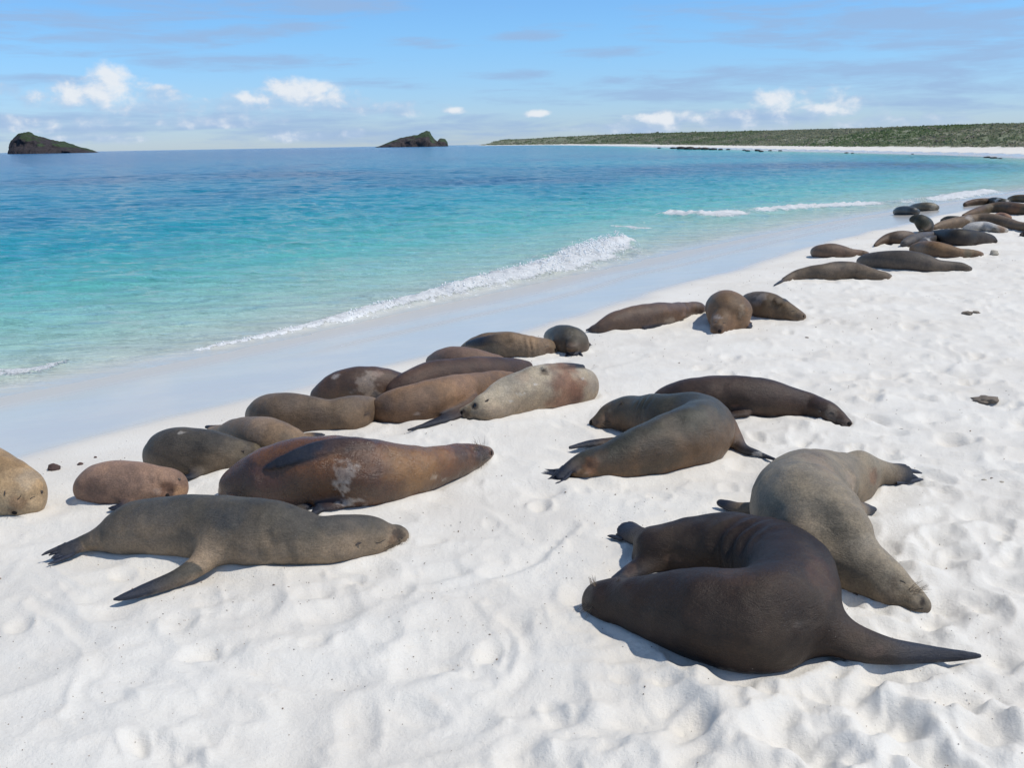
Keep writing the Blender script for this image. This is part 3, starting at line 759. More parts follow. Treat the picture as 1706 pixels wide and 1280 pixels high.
def sea_lion(label, st, col, under=None, fl=(), patch=(), feat=(), whisk=(), rolls=(), bumps=(), gloss=.25, k=.80, vox=2.3, face=None, dens=9, flat=None, name='sea_lion', cat='sea lion', group='sea lions resting along the beach'):
    col = np.array(col, float); under = np.array(under if under is not None else col*1.25, float)
    C = []; R = []; T = []
    for s_ in st:
        x, y, r = s_[:3]; kk = k
        if len(s_) > 3 and s_[3] is not None:      # raised part: depth from the ground line given
            g, t = ground_point(853+(x-853), s_[3], 0); p = at_depth(x, y, t)
        else: p, t = sphere_point(x, y, r, kk)
        C.append(p); R.append(r*t/FPX); T.append(t)
    C = np.array(C); R = np.array(R); T = np.array(T)
    Tm = float(T.mean())
    big = Tm < 7
    Cs = catmull(C, dens); Rs = np.maximum(catmull(R[:, None], dens)[:, 0], .004)
    for i in range(0, len(Cs)):
        g = gz(Cs[i])
        if Cs[i][2]-g < Rs[i]*1.05: SPOTS.append((Cs[i][0], Cs[i][1], max(Rs[i]*1.0, .04)))
    # skin folds: small swellings along the spine
    ph = np.linspace(0, 1, len(Cs))
    body = (Cs, Rs)
    tubes = []; TOES = []
    lim = 1.0
    def body_d(P, band=None):
        D, S = tube_d(P, Cs, Rs, band=band)
        return D, S
    def hit0(px, py):
        d = ray(px, py); L = np.linalg.norm(d); t = max(.5, T.min()*.7)
        for _ in range(120):
            p = ORG+d*t; v = tube_pt(p, Cs, Rs); t += v/L*.9
            if v < .0008: break
            if t > T.max()*1.4: return None, None
        e = .004; n = np.array([tube_pt(p+e*a, Cs, Rs)-tube_pt(p-e*a, Cs, Rs) for a in np.eye(3)])
        return p, n/(np.linalg.norm(n)+1e-9)
    for fdef in fl:
        kind, pts = fdef['kind'], fdef['pts']; on = fdef.get('on', False); lift = fdef.get('h', .02); thk = fdef.get('th', .022)
        c = []; w = []; nr = []
        for q in pts:
            x, y, hw = q[:3]
            if on and not (len(q) > 3 and q[3] == 'g'):
                p, n = hit0(x, y)
                if p is None: p, t = ground_point(x, y, lift); n = UP
                else: p = p+n*thk*.25
            else:
                hh = q[3] if len(q) > 3 and q[3] != 'g' else lift
                p, t = ground_point(x, y, hh); n = UP*1.0; tl = fdef.get('tilt', .30)
                if tl: cdir = ORG-p; cdir[2] = 0; n = UP+tl*cdir/np.linalg.norm(cdir); n /= np.linalg.norm(n); p = p+UP*hw*t/FPX*tl*.55
            t = float((p-ORG)@_F); c.append(p); w.append(hw*t/FPX); nr.append(n)
        c = catmull(c, 6); w = np.maximum(catmull(np.array(w)[:, None], 6)[:, 0], .004); nr = catmull(nr, 6)
        n_ = len(c); t_ = np.linspace(0, 1, n_)
        th = thk*(1-.6*t_)
        if 'th0' in fdef: th = fdef['th0']*(1-t_)**1.6+thk*(.9-.5*t_)
        fr = np.minimum(th/w, 1.0)
        tubes.append((c, w, fr, nr, kind, fdef))
        if kind == 'hind' and fdef.get('digits', 5) and Tm < 14:       # toes fanned out of the blade end
            nd = fdef.get('digits', 5); e = c[-1]; dirv = c[-1]-c[-6]; dirv = dirv/np.linalg.norm(dirv)
            TN = nr[-1]/np.linalg.norm(nr[-1]); side = np.cross(dirv, TN); side /= np.linalg.norm(side); ww = w[max(0, n_-5)]
            ln = fdef.get('toe', 1.2)*ww; fan = fdef.get('fan', .35)
            for j in range(nd):
                u = (j/max(nd-1, 1)-.5)*2; b0 = c[-6]+side*u*ww*.80
                dv = dirv+side*u*fan; dv /= np.linalg.norm(dv); l2 = ln*(1.2 if abs(u) > .9 else .82)*rng.uniform(.9, 1.1)
                LL = np.linalg.norm(e-c[-6]); bend = side*rng.uniform(-.12, .12)*l2
                pp = [b0, b0+dv*LL*.6, b0+dv*(LL+l2*.35)+bend*.3, b0+dv*(LL+l2*.75)+bend*.8, b0+dv*(LL+l2)+bend]
                pp = np.array([[q[0], q[1], max(q[2]-.004*k_, gz(q)+.008)] for k_, q in enumerate(pp)])
                rr = np.array([.24, .25, .22, .17, .06])*ww*(4.6/nd)*fdef.get('tw', 1)
                TOES.append((catmull(pp, 3), np.interp(np.linspace(0, 1, 13), np.linspace(0, 1, 5), rr)))
    kf = .035
    def full(P, band=None, want=False):
        D, S = body_d(P, band)
        if rolls:
            for (rc, rn, amp, wd, nlines) in RL:
                q = P-rc; al = q@rn; rad2 = np.einsum('ij,ij->i', q, q)
                wv_ = q@np.array([3.1, 4.3, 5.7], np.float32)/wd; D = D+amp*(.75+.25*np.sin(wv_*.7))*np.cos((al+.10*wd*np.sin(wv_*.5))/wd*2*math.pi*nlines)*np.exp(-(al/wd)**2*2.0)*np.exp(-rad2/(wd*1.25)**2)
        for (bp, br_, ba_) in BM:
            q = P-bp; D = D-ba_*np.exp(-np.einsum('ij,ij->i', q, q)/(br_*br_))
        if big or Tm < 12:
            m_ = D < .08
            Pm = P[m_].astype(np.float64)
            D[m_] += (.0075*vn3(Pm*7+sdv, 21)+.0032*vn3(Pm*19+sdv, 22)).astype(np.float32)*min(1.0, R.max()/.16)
            D[m_] -= (sag*np.exp(-((P[m_][:, 2]-g00)/.055)**2)).astype(np.float32)
        body0 = D.copy(); Fd = np.full(len(P), 9.0, np.float32); Ft = np.zeros(len(P), np.float32)
        for (c, w, fr, nr, kind, fd) in tubes:
            d, t = tube_d(P, c, w, fr, nr, band)
            if fd['kind'] == 'hind': t = t*.85
            if want:
                t = np.clip((t-fd.get('start', .1))/(1-fd.get('start', .1)), 0, 1)
                m = d < Fd; Ft = np.where(m, t, Ft); Fd = np.minimum(Fd, d)
            D = smin(D, d, .006 if kind == 'toe' else (.012 if fd.get('on') else fd.get('kf', kf)))
        if want: return D, S, body0, Fd, Ft
        return D
    RL = []; BM = []; sdv = (len(label)*3.7) % 40; g00 = gz(C.mean(0)); sag = .085*float(np.median(R))
    for (px, py, rp, ap) in bumps:
        p, n = hit0(px, py)
        if p is None: continue
        t = float((p-ORG)@_F); BM.append((p.astype(np.float32), rp*t/FPX, ap*t/FPX))
    for (px, py, amp, wd, nlines) in rolls:
        p, n = hit0(px, py)
        if p is None: continue
        i = int(np.argmin(np.linalg.norm(Cs-p, axis=1))); i = min(max(i, 1), len(Cs)-2)
        dv = Cs[i+1]-Cs[i-1]; dv /= np.linalg.norm(dv); RL.append((p.astype(np.float32), dv.astype(np.float32), amp, wd, nlines))
    h = vox*Tm/FPX*1.18
    if Tm > 9: h *= 1.0
    allc = [Cs]+[t[0] for t in tubes]; allr = [Rs]+[t[1] for t in tubes]
    lo = np.min([(c-r[:, None]).min(0) for c, r in zip(allc, allr)], 0)-3*h; hi = np.max([(c+r[:, None]).max(0) for c, r in zip(allc, allr)], 0)+3*h
    lo[2] = max(lo[2], min(gz(c) for c in Cs[::4])-.09)      # nothing is built deep below the sand
    B = 4; nb = np.ceil((hi-lo)/(h*B)).astype(int); n = nb*B+1
    bc = np.stack(np.meshgrid(*[(np.arange(m)+.5)*B*h for m in nb], indexing='ij'), -1).reshape(-1, 3)+lo
    Dc = full(bc.astype(np.float32)).reshape(nb)
    live = np.abs(Dc) < B*h*1.35+.012
    sign = np.where(Dc < 0, -1.0, 1.0).astype(np.float32)
    D = np.repeat(np.repeat(np.repeat(sign, B, 0), B, 1), B, 2); L = np.repeat(np.repeat(np.repeat(live, B, 0), B, 1), B, 2)
    D = np.pad(D, ((0, 1),)*3, mode='edge'); L = np.pad(L, ((0, 1),)*3, mode='edge')
    # grid points on block borders belong to either block
    for ax in range(3):
        sl = [slice(None)]*3; sl2 = [slice(None)]*3
        ids = np.arange(B, D.shape[ax]-1, B); sl[ax] = ids; sl2[ax] = ids-1
        L[tuple(sl)] |= L[tuple(sl2)]
    I = np.argwhere(L); P = (lo+I*h).astype(np.float32)
    D[L] = full(P, band=B*h*2+.03)
    V, F = surface_nets(D, lo, h)
    V = relax(V, F, 10, .5)
    # colour of the coat
    from mathutils.bvhtree import BVHTree
    bvh = BVHTree.FromPolygons(V.tolist(), F.tolist())
    def hit(px, py, _=None):
        d = Vector(ray(px, py)).normalized(); r_ = bvh.ray_cast(Vector(ORG), d)
        if r_[0] is None: return None, None
        n_ = np.array(r_[1]); n_ = n_ if n_@np.array(d) < 0 else -n_
        return np.array(r_[0]), n_
    Dv, S, b0, Fd, Ft = full(V.astype(np.float32), .10, True)
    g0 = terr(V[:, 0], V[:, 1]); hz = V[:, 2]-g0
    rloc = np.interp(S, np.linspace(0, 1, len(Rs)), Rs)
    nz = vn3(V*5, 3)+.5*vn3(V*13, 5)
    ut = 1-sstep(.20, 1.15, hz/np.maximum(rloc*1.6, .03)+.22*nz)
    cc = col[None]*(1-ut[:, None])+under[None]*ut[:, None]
    sd_ = len(label)
    cc = cc*(1+.16*vn3(V*9+sd_, 8)[:, None])*(1+.14*vn3(V*np.array([3, 3, 6])+sd_, 9)[:, None])
    gl = np.full(len(V), gloss)
    flw = sstep(.018, -.006, Fd-b0)
    fdark = flw*sstep(.10, .60, Ft+.10*nz)
    cc = cc*(1-(flw*sstep(0, .4, Ft))[:, None]*.30*(1-fdark[:, None]))
    cc = cc*(1-fdark[:, None])+FL*(1+.35*nz[:, None])*fdark[:, None]
    gl = gl*(1-fdark)+.45*fdark
    for pt in patch:
        px, py, rp, pc, ps = pt[:5]; asp = pt[5] if len(pt) > 5 else 1.0; brk = pt[6] if len(pt) > 6 else .35
        p, n = hit(px, py, full)
        if p is None: continue
        t = float((p-ORG)@_F); rad = rp*t/FPX; q = V-p
        a = q@_R; b = (q@_U)*asp; c_ = q@_F
        dd = np.sqrt(a*a+b*b+.2*c_*c_)/rad+brk*vn3(V*(1.1/rad)*np.array([1, 1, 2]), 11)+brk*.6*vn3(V*(4/rad), 12)
        wv = ps*(1-sstep(.45, 1.1, dd)); cc = cc*(1-wv[:, None])+np.array(pc)*wv[:, None]
    if TOES:
        for (tp, tr_) in TOES:
            tv = []; tf = []; n_ = 8
            for i_, p_ in enumerate(tp):
                tt = tp[min(i_+1, len(tp)-1)]-tp[max(i_-1, 0)]; tt /= np.linalg.norm(tt); a_ = np.cross(tt, UP); a_ /= np.linalg.norm(a_); b_ = np.cross(a_, tt)
                for k_ in range(n_):
                    w_ = 2*math.pi*k_/n_; tv.append(p_+tr_[i_]*(a_*math.cos(w_)+b_*math.sin(w_)*.55))
            for i_ in range(len(tp)-1):
                for k_ in range(n_): tf.append((i_*n_+k_, (i_+1)*n_+k_, (i_+1)*n_+(k_+1) % n_, i_*n_+(k_+1) % n_))
            F = np.concatenate([F, np.array(tf)+len(V)]); V = np.concatenate([V, np.array(tv)])
            tc_ = FL*rng.uniform(.8, 1.5)*(1+.5*np.sin(np.arange(len(tv))*2*math.pi/n_)[:, None]*.5)
            cc = np.concatenate([cc, tc_]); gl = np.concatenate([gl, np.full(len(tv), .4)]); hz = np.concatenate([hz, np.full(len(tv), .05)])
    low = 1-sstep(.0, .022, hz+.012*vn3(V*60, 15)+.006)     # sand dust at the contact line
    cc = cc*(1-.30*low[:, None])+SAND*.30*low[:, None]
    gl = gl*(1-low*.6)
    root = empty(name, (float(C[:, 0].mean()), float(C[:, 1].mean()), gz(C.mean(0))))
    off = np.array(root.location)
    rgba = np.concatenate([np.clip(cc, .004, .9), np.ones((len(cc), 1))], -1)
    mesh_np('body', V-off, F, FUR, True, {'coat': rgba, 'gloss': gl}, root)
    tag(root, label, cat, group)
    # eyes, nose, ears, mouth line
    for ft in feat:
        nm = ft[0]
        if nm in ('mouth', 'eyelid', 'ear_slit'):
            pts = []
            for (x, y) in ft[1]:
                p, n_ = hit(x, y, full)
                if p is not None: pts.append(p+n_*.0006)
            if len(pts) > 1:
                rr = ft[2]*.7*Tm/FPX; v, f = thin_tube(catmull(pts, 3), rr, rr*.6, 6); mesh_np(nm, v-off, f, M_DARK, True, None, root)
        else:
            _, x, y, rp = ft[:4]; sh = ft[4] if len(ft) > 4 else (1, 1, .5)
            p, n_ = hit(x, y, full)
            if p is None: continue
            rad = rp*{'ear': .72, 'nose': .8}.get(nm, 1)*float((p-ORG)@_F)/FPX
            if nm == 'nose': sh = (sh[0], sh[1], .28)
            a = _R-n_*(_R@n_); a /= np.linalg.norm(a); rot = ft[5] if len(ft) > 5 else 0
            b = np.cross(n_, a); a, b = a*math.cos(rot)+b*math.sin(rot), -a*math.sin(rot)+b*math.cos(rot)
            th_, ph_ = np.meshgrid(np.linspace(0, 2*math.pi, 13)[:-1], np.linspace(0, math.pi, 8), indexing='ij')
            sx = np.cos(th_)*np.sin(ph_)*sh[0]; sy = np.sin(th_)*np.sin(ph_)*sh[1]; sz = np.cos(ph_)*sh[2]
            v = p+rad*(sx[..., None]*a+sy[..., None]*b+sz[..., None]*n_); v = v.reshape(-1, 3)
            if nm == 'ear':      # small pointed fold of skin lying back
                v = v+np.outer(np.clip(sx.ravel(), 0, 1), n_)*rad*.9
            f = []
            for i in range(12):
                for j in range(7): f.append((i*8+j, ((i+1) % 12)*8+j, ((i+1) % 12)*8+j+1, i*8+j+1))
            mesh_np(nm, v-off, np.array(f), {'eye': M_EYE, 'nose': M_NOSE, 'ear': FUR_EAR}[nm], True, None, root)
    if whisk:
        parts = []
        for (x, y, dx, dy, ln, n_w, spread) in whisk:
            for j in range(n_w):
                p, nn_ = hit(x+rng.uniform(-1, 1)*spread*.6, y+rng.uniform(-1, 1)*spread*.45, full)
                if p is None: continue
                t = float((p-ORG)@_F); an = rng.normal(0, .38); L = ln*rng.uniform(.6, 1.15)*t/FPX
                ddx = dx*math.cos(an)-dy*math.sin(an); ddy = dx*math.sin(an)+dy*math.cos(an)
                dv = _R*ddx-_U*ddy+nn_*.25; dv /= np.linalg.norm(dv)
                pts = [p+dv*L*s_-UP*L*.14*s_*s_ for s_ in (0, .35, .7, 1)]
                pts = [np.array([q[0], q[1], max(q[2], gz(q)+.004)]) for q in pts]
                parts.append(thin_tube(pts, .00085, .0004, 4))
        if parts:
            v, f = join(parts); o = mesh_np('whiskers', v-off, f, M_WHISK, True, None, root); tag(o, kind='stuff')
    return root
FUR_EAR = plain('ear_skin', (.07, .055, .045), .6)
# ------------------------------------------------------------------ the colony, traced one by one
def F_(kind, pts, **k): return dict(kind=kind, pts=pts, **k)
BROWN = (.115, .078, .052); GREY = (.115, .105, .088); TAN = (.23, .165, .115); DARK = (.045, .033, .026); OLIVE = (.062, .060, .046)
def colony():
    SL = sea_lion
    # --- foreground, left
    SL('grey-brown sea lion across the front left, snout right, fore flipper spread on the sand',
       [(150, 906, 10), (172, 899, 19), (205, 887, 36), (250, 878, 48), (310, 878, 53), (370, 882, 56), (430, 887, 58), (480, 893, 51), (520, 900, 43), (558, 899, 41), (592, 896, 36), (620, 893, 30), (638, 892, 22.5), (650, 892, 17.5), (660, 891, 16), (666, 890, 12)],
       (.080, .074, .062), (.26, .20, .142),
       fl=[F_('fore', [(372, 900, 24, .10), (352, 925, 25, .06), (330, 946, 20, .035), (296, 966, 17), (250, 983, 14), (215, 994, 9), (191, 1000, 3)], th=.024, th0=.04, kf=.06, start=.35),
           F_('hind', [(168, 900, 17, .05), (142, 910, 16, .02), (120, 918, 15), (108, 922, 15)], toe=1.9, digits=5, fan=-.04, tilt=.6, tw=1.7, th=.022),
           F_('fore', [(470, 870, 14, .03), (500, 850, 10), (520, 842, 5)], th=.02)],
       patch=[(380, 860, 46, (.060, .064, .066), .6, 1.8), (480, 880, 34, (.055, .052, .048), .6), (560, 872, 50, (.050, .054, .058), .55, 2.2), (664, 888, 13, (.035, .026, .022), .85), (655, 900, 10, (.14, .09, .06), .6), (610, 905, 14, (.22, .18, .14), .35),
              (260, 850, 50, (.07, .075, .078), .4, 1.8), (440, 925, 12, (.09, .08, .065), .5, .5), (470, 922, 9, (.22, .18, .14), .4, .4), (490, 925, 9, (.09, .08, .065), .5, .4), (458, 925, 7, (.22, .18, .14), .4, .4)],
       feat=[('eyelid', [(626, 905), (632, 904.5), (637, 902), (642, 899)], 1.0), ('ear', 596, 906, 6.5, (1.2, .45, .5), .35),
             ('mouth', [(671, 896), (663, 903), (652, 909), (640, 914)], .9)],
       whisk=[(655, 903, -.5, .85, 22, 16, 12), (666, 898, .2, 1, 14, 6, 6)], rolls=[(450, 905, .0035, .16, 2.2)], bumps=[(657, 902, 11, 3.0), (649, 880, 10, -3.5), (633, 903, 6, -2.6), (628, 896, 8, 2.2), (612, 878, 22, 2.5), (598, 908, 6, -1.5), (560, 905, 30, -3.5), (395, 900, 38, 4.5), (300, 885, 40, -3), (232, 880, 26, 4), (520, 890, 20, -2), (440, 850, 30, 4), (575, 925, 14, 2.5), (648, 911, 6, -2)], gloss=.3)
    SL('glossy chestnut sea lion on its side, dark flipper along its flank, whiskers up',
       [(383, 817, 17), (402, 806, 32), (440, 796, 46), (500, 788, 56), (560, 787, 60), (618, 788, 58), (665, 786, 47), (705, 782, 38), (742, 773, 30.5), (772, 765, 25), (796, 758, 19), (811, 755, 12)],
       (.135, .058, .021), (.085, .038, .018),
       fl=[F_('fore', [(612, 741, 13), (578, 740, 17), (535, 747, 17), (495, 760, 14), (462, 773, 10), (442, 781, 3)], on=True, th=.012, start=-.25),
           F_('fore', [(585, 832, 18, .04), (560, 842, 15, .03), (535, 848, 11), (520, 858, 5)], th=.018),
           F_('hind', [(400, 830, 12, .03), (380, 838, 10), (362, 842, 7)], digits=0)],
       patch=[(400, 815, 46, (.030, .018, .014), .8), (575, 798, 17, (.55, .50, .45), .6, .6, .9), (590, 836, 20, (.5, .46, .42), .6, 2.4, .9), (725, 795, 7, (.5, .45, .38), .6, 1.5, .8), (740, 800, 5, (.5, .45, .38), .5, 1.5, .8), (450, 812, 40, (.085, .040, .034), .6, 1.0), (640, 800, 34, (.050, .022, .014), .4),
              (695, 772, 62, (.24, .125, .045), .7, 1.0, .25), (560, 770, 40, (.17, .075, .026), .45), (805, 757, 18, (.022, .014, .012), .8), (600, 745, 50, (.035, .022, .018), .55, 2.0), (770, 755, 20, (.035, .022, .016), .6)],
       feat=[('mouth', [(816, 762), (806, 766), (796, 772)], .9), ('nose', 819, 755, 6, (.7, 1, .5), 0), ('eyelid', [(790, 749), (795, 751), (800, 751)], .8)],
       whisk=[(798, 744, -.45, -1, 20, 16, 16), (800, 770, -.5, 1, 13, 10, 14)], bumps=[(800, 764, 10, 3), (790, 750, 6, -2.4), (780, 742, 10, -3), (745, 780, 26, -3), (690, 790, 30, 4), (600, 800, 40, 5), (560, 825, 20, -5), (540, 800, 34, 4), (460, 800, 26, -4), (425, 815, 22, 4), (650, 760, 24, -3), (520, 835, 12, 5)], gloss=.95)
    SL('pale tan sea lion cut off by the left edge, face towards the viewer',
       [(-150, 800, 50), (-90, 798, 56), (-35, 800, 58), (5, 812, 50), (28, 820, 44), (38, 823, 38), (34, 832, 27), (27, 842, 17), (21, 851, 9)],
       (.40, .28, .165), (.40, .31, .21),
       fl=[F_('fore', [(-60, 840, 22, .03), (-90, 860, 15), (-120, 880, 8)], th=.02)],
       patch=[(30, 838, 15, (.13, .075, .045), .6), (20, 853, 9, (.06, .04, .03), .6), (10, 770, 40, (.22, .14, .07), .5), (45, 800, 20, (.42, .36, .28), .4)],
       feat=[('eyelid', [(29, 833), (33, 829), (35, 826)], 1.0), ('eyelid', [(50, 832), (54, 829), (58, 828)], 1.0), ('ear', 69, 820, 4.5, (.6, 1.1, .6)), ('ear', 8, 822, 4.5, (.4, 1.5, .5)), ('nose', 24, 855, 5.5)],
       whisk=[(28, 848, .9, .5, 14, 8, 10), (16, 850, -.8, .5, 10, 6, 6)], bumps=[(26, 844, 12, 4), (33, 829, 7, -4), (54, 829, 7, -4), (44, 826, 9, 3), (12, 812, 22, -4), (66, 808, 14, 3), (60, 845, 14, 4), (40, 790, 24, -4)], gloss=.25)
    SL('pinkish-brown sea lion curled like a bean behind the grey-brown one at the left',
       [(150, 810, 26), (166, 807, 34), (192, 806, 38), (225, 808, 38), (256, 811, 35), (279, 811, 30), (284, 813, 25), (280, 821, 15)],
       (.28, .185, .135), (.23, .145, .105),
       fl=[F_('fore', [(225, 838, 16, .02), (205, 846, 10), (185, 848, 5)], th=.018)],
       patch=[(279, 814, 15, (.10, .055, .04), .7), (285, 820, 8, (.05, .03, .025), .7), (301, 818, 10, (.42, .27, .17), .6), (262, 819, 7, (.32, .24, .20), .6), (225, 790, 30, (.28, .185, .14), .4), (160, 812, 25, (.13, .085, .07), .5)],
       feat=[('ear', 298, 799, 4, (1, .6, .6)), ('nose', 279, 826, 4.5)],
       rolls=[(262, 800, .004, .06, 1.3)], bumps=[(279, 816, 9, -5), (262, 821, 8, 4), (283, 827, 7, 4), (292, 808, 8, 3), (268, 799, 10, 3), (252, 805, 8, -3.5), (200, 815, 24, -3), (165, 800, 18, 3)], gloss=.25)
    SL('dark charcoal sea lion behind the pinkish-brown one, snout resting to the right',
       [(268, 757, 29), (282, 753, 37), (305, 752, 41), (340, 754, 39), (372, 757, 32), (400, 760, 26), (422, 758, 19), (434, 757, 14), (441, 757, 9)],
       (.075, .066, .054), (.125, .098, .072),
       fl=[F_('fore', [(340, 780, 14, .03), (320, 795, 9), (300, 798, 5)], th=.018)],
       patch=[(345, 745, 24, (.030, .028, .025), .75), (302, 722, 8, (.45, .43, .40), .5, 1.5, .8), (412, 765, 16, (.035, .032, .026), .6), (430, 745, 12, (.20, .16, .10), .45), (395, 750, 18, (.15, .125, .09), .45), (295, 765, 25, (.10, .085, .07), .4)],
       feat=[('eyelid', [(422, 757), (426, 756), (430, 757)], .8), ('ear', 405, 752, 4, (1.1, .5, .5)), ('nose', 444, 756, 4)], bumps=[(428, 752, 5, -2), (436, 757, 7, 2), (395, 752, 14, -3.5), (345, 745, 24, 3), (375, 765, 20, -3), (300, 770, 20, 3), (412, 748, 9, 2)], gloss=.35)
    SL('tan sea lion tucked between the charcoal one and the smooth taupe one',
       [(352, 720, 8), (370, 722, 14), (392, 723, 24), (420, 727, 34), (450, 733, 37), (478, 740, 31), (498, 742, 20), (510, 741, 12)],
       (.225, .160, .108), (.20, .138, .088),
       fl=[F_('fore', [(495, 733, 12, .03), (515, 728, 9), (530, 726, 6), (540, 725, 3)], th=.016), F_('hind', [(372, 716, 9, .03), (356, 714, 6), (344, 712, 4)], digits=0)],
       patch=[(500, 737, 12, (.36, .25, .15), .6), (425, 705, 30, (.28, .215, .165), .4), (475, 730, 14, (.15, .12, .09), .45)],
       rolls=[(485, 735, .004, .07, 1.5)], gloss=.3)
    SL('smooth taupe sea lion with a low saddle in its back, left of the mottled one',
       [(432, 690, 22), (448, 689, 31), (475, 690, 35), (515, 692, 32), (550, 694, 28), (582, 690, 29), (605, 684, 24), (620, 680, 17), (628, 679, 11)],
       (.175, .130, .092), (.165, .115, .078),
       patch=[(535, 690, 20, (.075, .055, .045), .65), (480, 672, 24, (.12, .095, .08), .4), (600, 672, 16, (.10, .075, .06), .5), (612, 690, 9, (.06, .045, .04), .7)],
       feat=[('eyelid', [(606, 692), (610, 691), (613, 689)], .7)], bumps=[(610, 690, 8, -3), (575, 700, 16, 3), (540, 690, 22, -3), (460, 680, 24, 3), (500, 700, 22, -2)], gloss=.3)
    SL('dark brown sea lion with whitish scars on its flank, close to the wet sand',
       [(532, 658, 15), (548, 652, 22), (572, 645, 28), (602, 642, 31), (632, 641, 29), (660, 642, 23), (682, 644, 15)],
       (.085, .050, .032), (.080, .045, .028),
       fl=[F_('fore', [(640, 655, 12, .03), (615, 664, 8), (600, 668, 5)], th=.016)],
       patch=[(608, 638, 17, (.36, .30, .25), .5, .8, 1.1), (560, 628, 10, (.45, .42, .40), .5, 2.2, .7), (627, 660, 8, (.03, .035, .055), .8), (630, 620, 10, (.35, .25, .2), .4, 1.5, .8), (550, 640, 14, (.03, .02, .018), .5)], gloss=.6)
    SL('long dark chocolate sea lion arched behind the mottled light-brown one',
       [(662, 652, 19), (685, 643, 26), (715, 634, 30), (750, 628, 30), (790, 623, 28), (830, 618, 23), (860, 614, 16), (878, 611, 9)],
       (.078, .048, .036), (.060, .036, .028),
       patch=[(690, 622, 20, (.12, .075, .055), .4), (850, 602, 20, (.04, .026, .022), .5)], gloss=.4)
    SL('mottled light-brown sea lion beside the pale one, long black flipper trailing on the sand',
       [(632, 686, 18), (648, 680, 27), (680, 675, 33), (718, 667, 35), (760, 656, 32), (800, 646, 26), (832, 638, 20), (850, 634, 14)],
       (.215, .138, .088), (.18, .108, .066),
       fl=[F_('fore', [(785, 672, 20, .06), (765, 688, 17, .03), (745, 698, 12), (720, 706, 8), (700, 712, 5), (680, 717, 2.5)], th=.02, start=-.4)],
       patch=[(700, 660, 45, (.15, .105, .08), .5, 1.6, .6), (780, 640, 30, (.26, .17, .12), .4, 1.5, .7), (695, 690, 6, (.45, .38, .32), .5, 2, .8), (825, 628, 16, (.12, .08, .06), .5, 1.5, .8), (645, 672, 15, (.13, .10, .085), .5)], bumps=[(780, 675, 22, 4), (720, 660, 34, -3), (660, 690, 20, 3), (815, 640, 16, -3)], gloss=.25)
    SL('pale grey and brown sea lion on its back, head left with dark eyes open',
       [(970, 641, 28), (955, 641, 34), (928, 643, 37), (900, 648, 39), (870, 655, 37), (843, 664, 33), (821, 675, 27), (805, 682, 21), (793, 686, 16.5), (783, 688, 12.5), (775, 689, 9.5)],
       (.40, .345, .26), (.32, .25, .18),
       fl=[F_('fore', [(905, 616, 5), (930, 611, 8), (955, 610, 6), (972, 611, 3)], on=True, th=.02)],
       patch=[(945, 645, 44, (.195, .100, .066), .85, .85, .35), (988, 640, 16, (.33, .28, .22), .5), (908, 620, 9, (.07, .045, .03), .7, 1.4), (780, 686, 10, (.30, .215, .12), .7), (778, 692, 6, (.06, .04, .03), .6), (800, 690, 14, (.20, .165, .12), .5), (791, 676, 7.5, (.06, .045, .035), .8), (772, 686, 5, (.10, .06, .04), .8), (868, 656, 5, (.7, .68, .62), .5, 1.6, .9), (893, 641, 6, (.75, .72, .68), .5, 2.5, .8), (972, 631, 5, (.7, .68, .66), .4, 2.5, .7), (850, 668, 5, (.7, .68, .62), .4, 2.5, .9), (870, 630, 14, (.30, .20, .14), .35), (960, 655, 20, (.13, .06, .045), .4)],
       feat=[('eye', 791, 676, 4.2, (1, 1.1, .5)), ('ear', 811, 668, 4.5, (1.1, .5, .6), .5), ('nose', 769, 688, 4.5), ('mouth', [(776, 694), (786, 699), (795, 702)], .8)],
       whisk=[(783, 697, -.4, .9, 10, 8, 8)], bumps=[(776, 680, 5, 2.6), (783, 672, 6, -3.2), (790, 676, 5, -1.6), (797, 664, 12, 3.4), (812, 690, 14, 3), (790, 698, 8, -3), (828, 668, 14, -4), (905, 620, 9, -3), (885, 615, 14, 4), (860, 670, 26, -3), (935, 650, 34, 4), (985, 630, 14, -2)], gloss=.35)
    SL('small brown sea lion back rising behind the chocolate one, below the creased tan one',
       [(724, 604, 14), (738, 602, 20), (760, 602, 25), (790, 604, 23), (820, 606, 17), (838, 607, 10)],
       (.195, .130, .098), (.15, .10, .075), patch=[(760, 585, 20, (.23, .155, .12), .4)], gloss=.3)
    SL('tan sea lion with creased neck folds, its face against the round dark one',
       [(776, 582, 9), (792, 578, 16), (815, 576, 22), (845, 577, 24), (872, 579, 22), (892, 580, 19), (906, 580, 16), (917, 581, 12), (924, 582, 8)],
       (.22, .155, .100), (.17, .13, .095),
       fl=[F_('fore', [(850, 562, 10), (825, 565, 9), (800, 569, 7), (778, 573, 3)], on=True, th=.02)],
       patch=[(820, 588, 20, (.13, .115, .09), .5), (890, 570, 20, (.30, .20, .12), .5), (915, 586, 9, (.09, .055, .04), .7), (905, 575, 12, (.16, .115, .085), .4), (850, 560, 16, (.26, .17, .10), .5)],
       feat=[('eyelid', [(908, 579), (911, 577), (914, 578)], .7), ('nose', 925, 583, 3)], rolls=[(884, 578, .010, .13, 2.6)], bumps=[(915, 578, 6, 2.5), (910, 574, 4, -2), (900, 570, 7, 2), (865, 585, 14, -3), (835, 570, 16, 3)], gloss=.35)
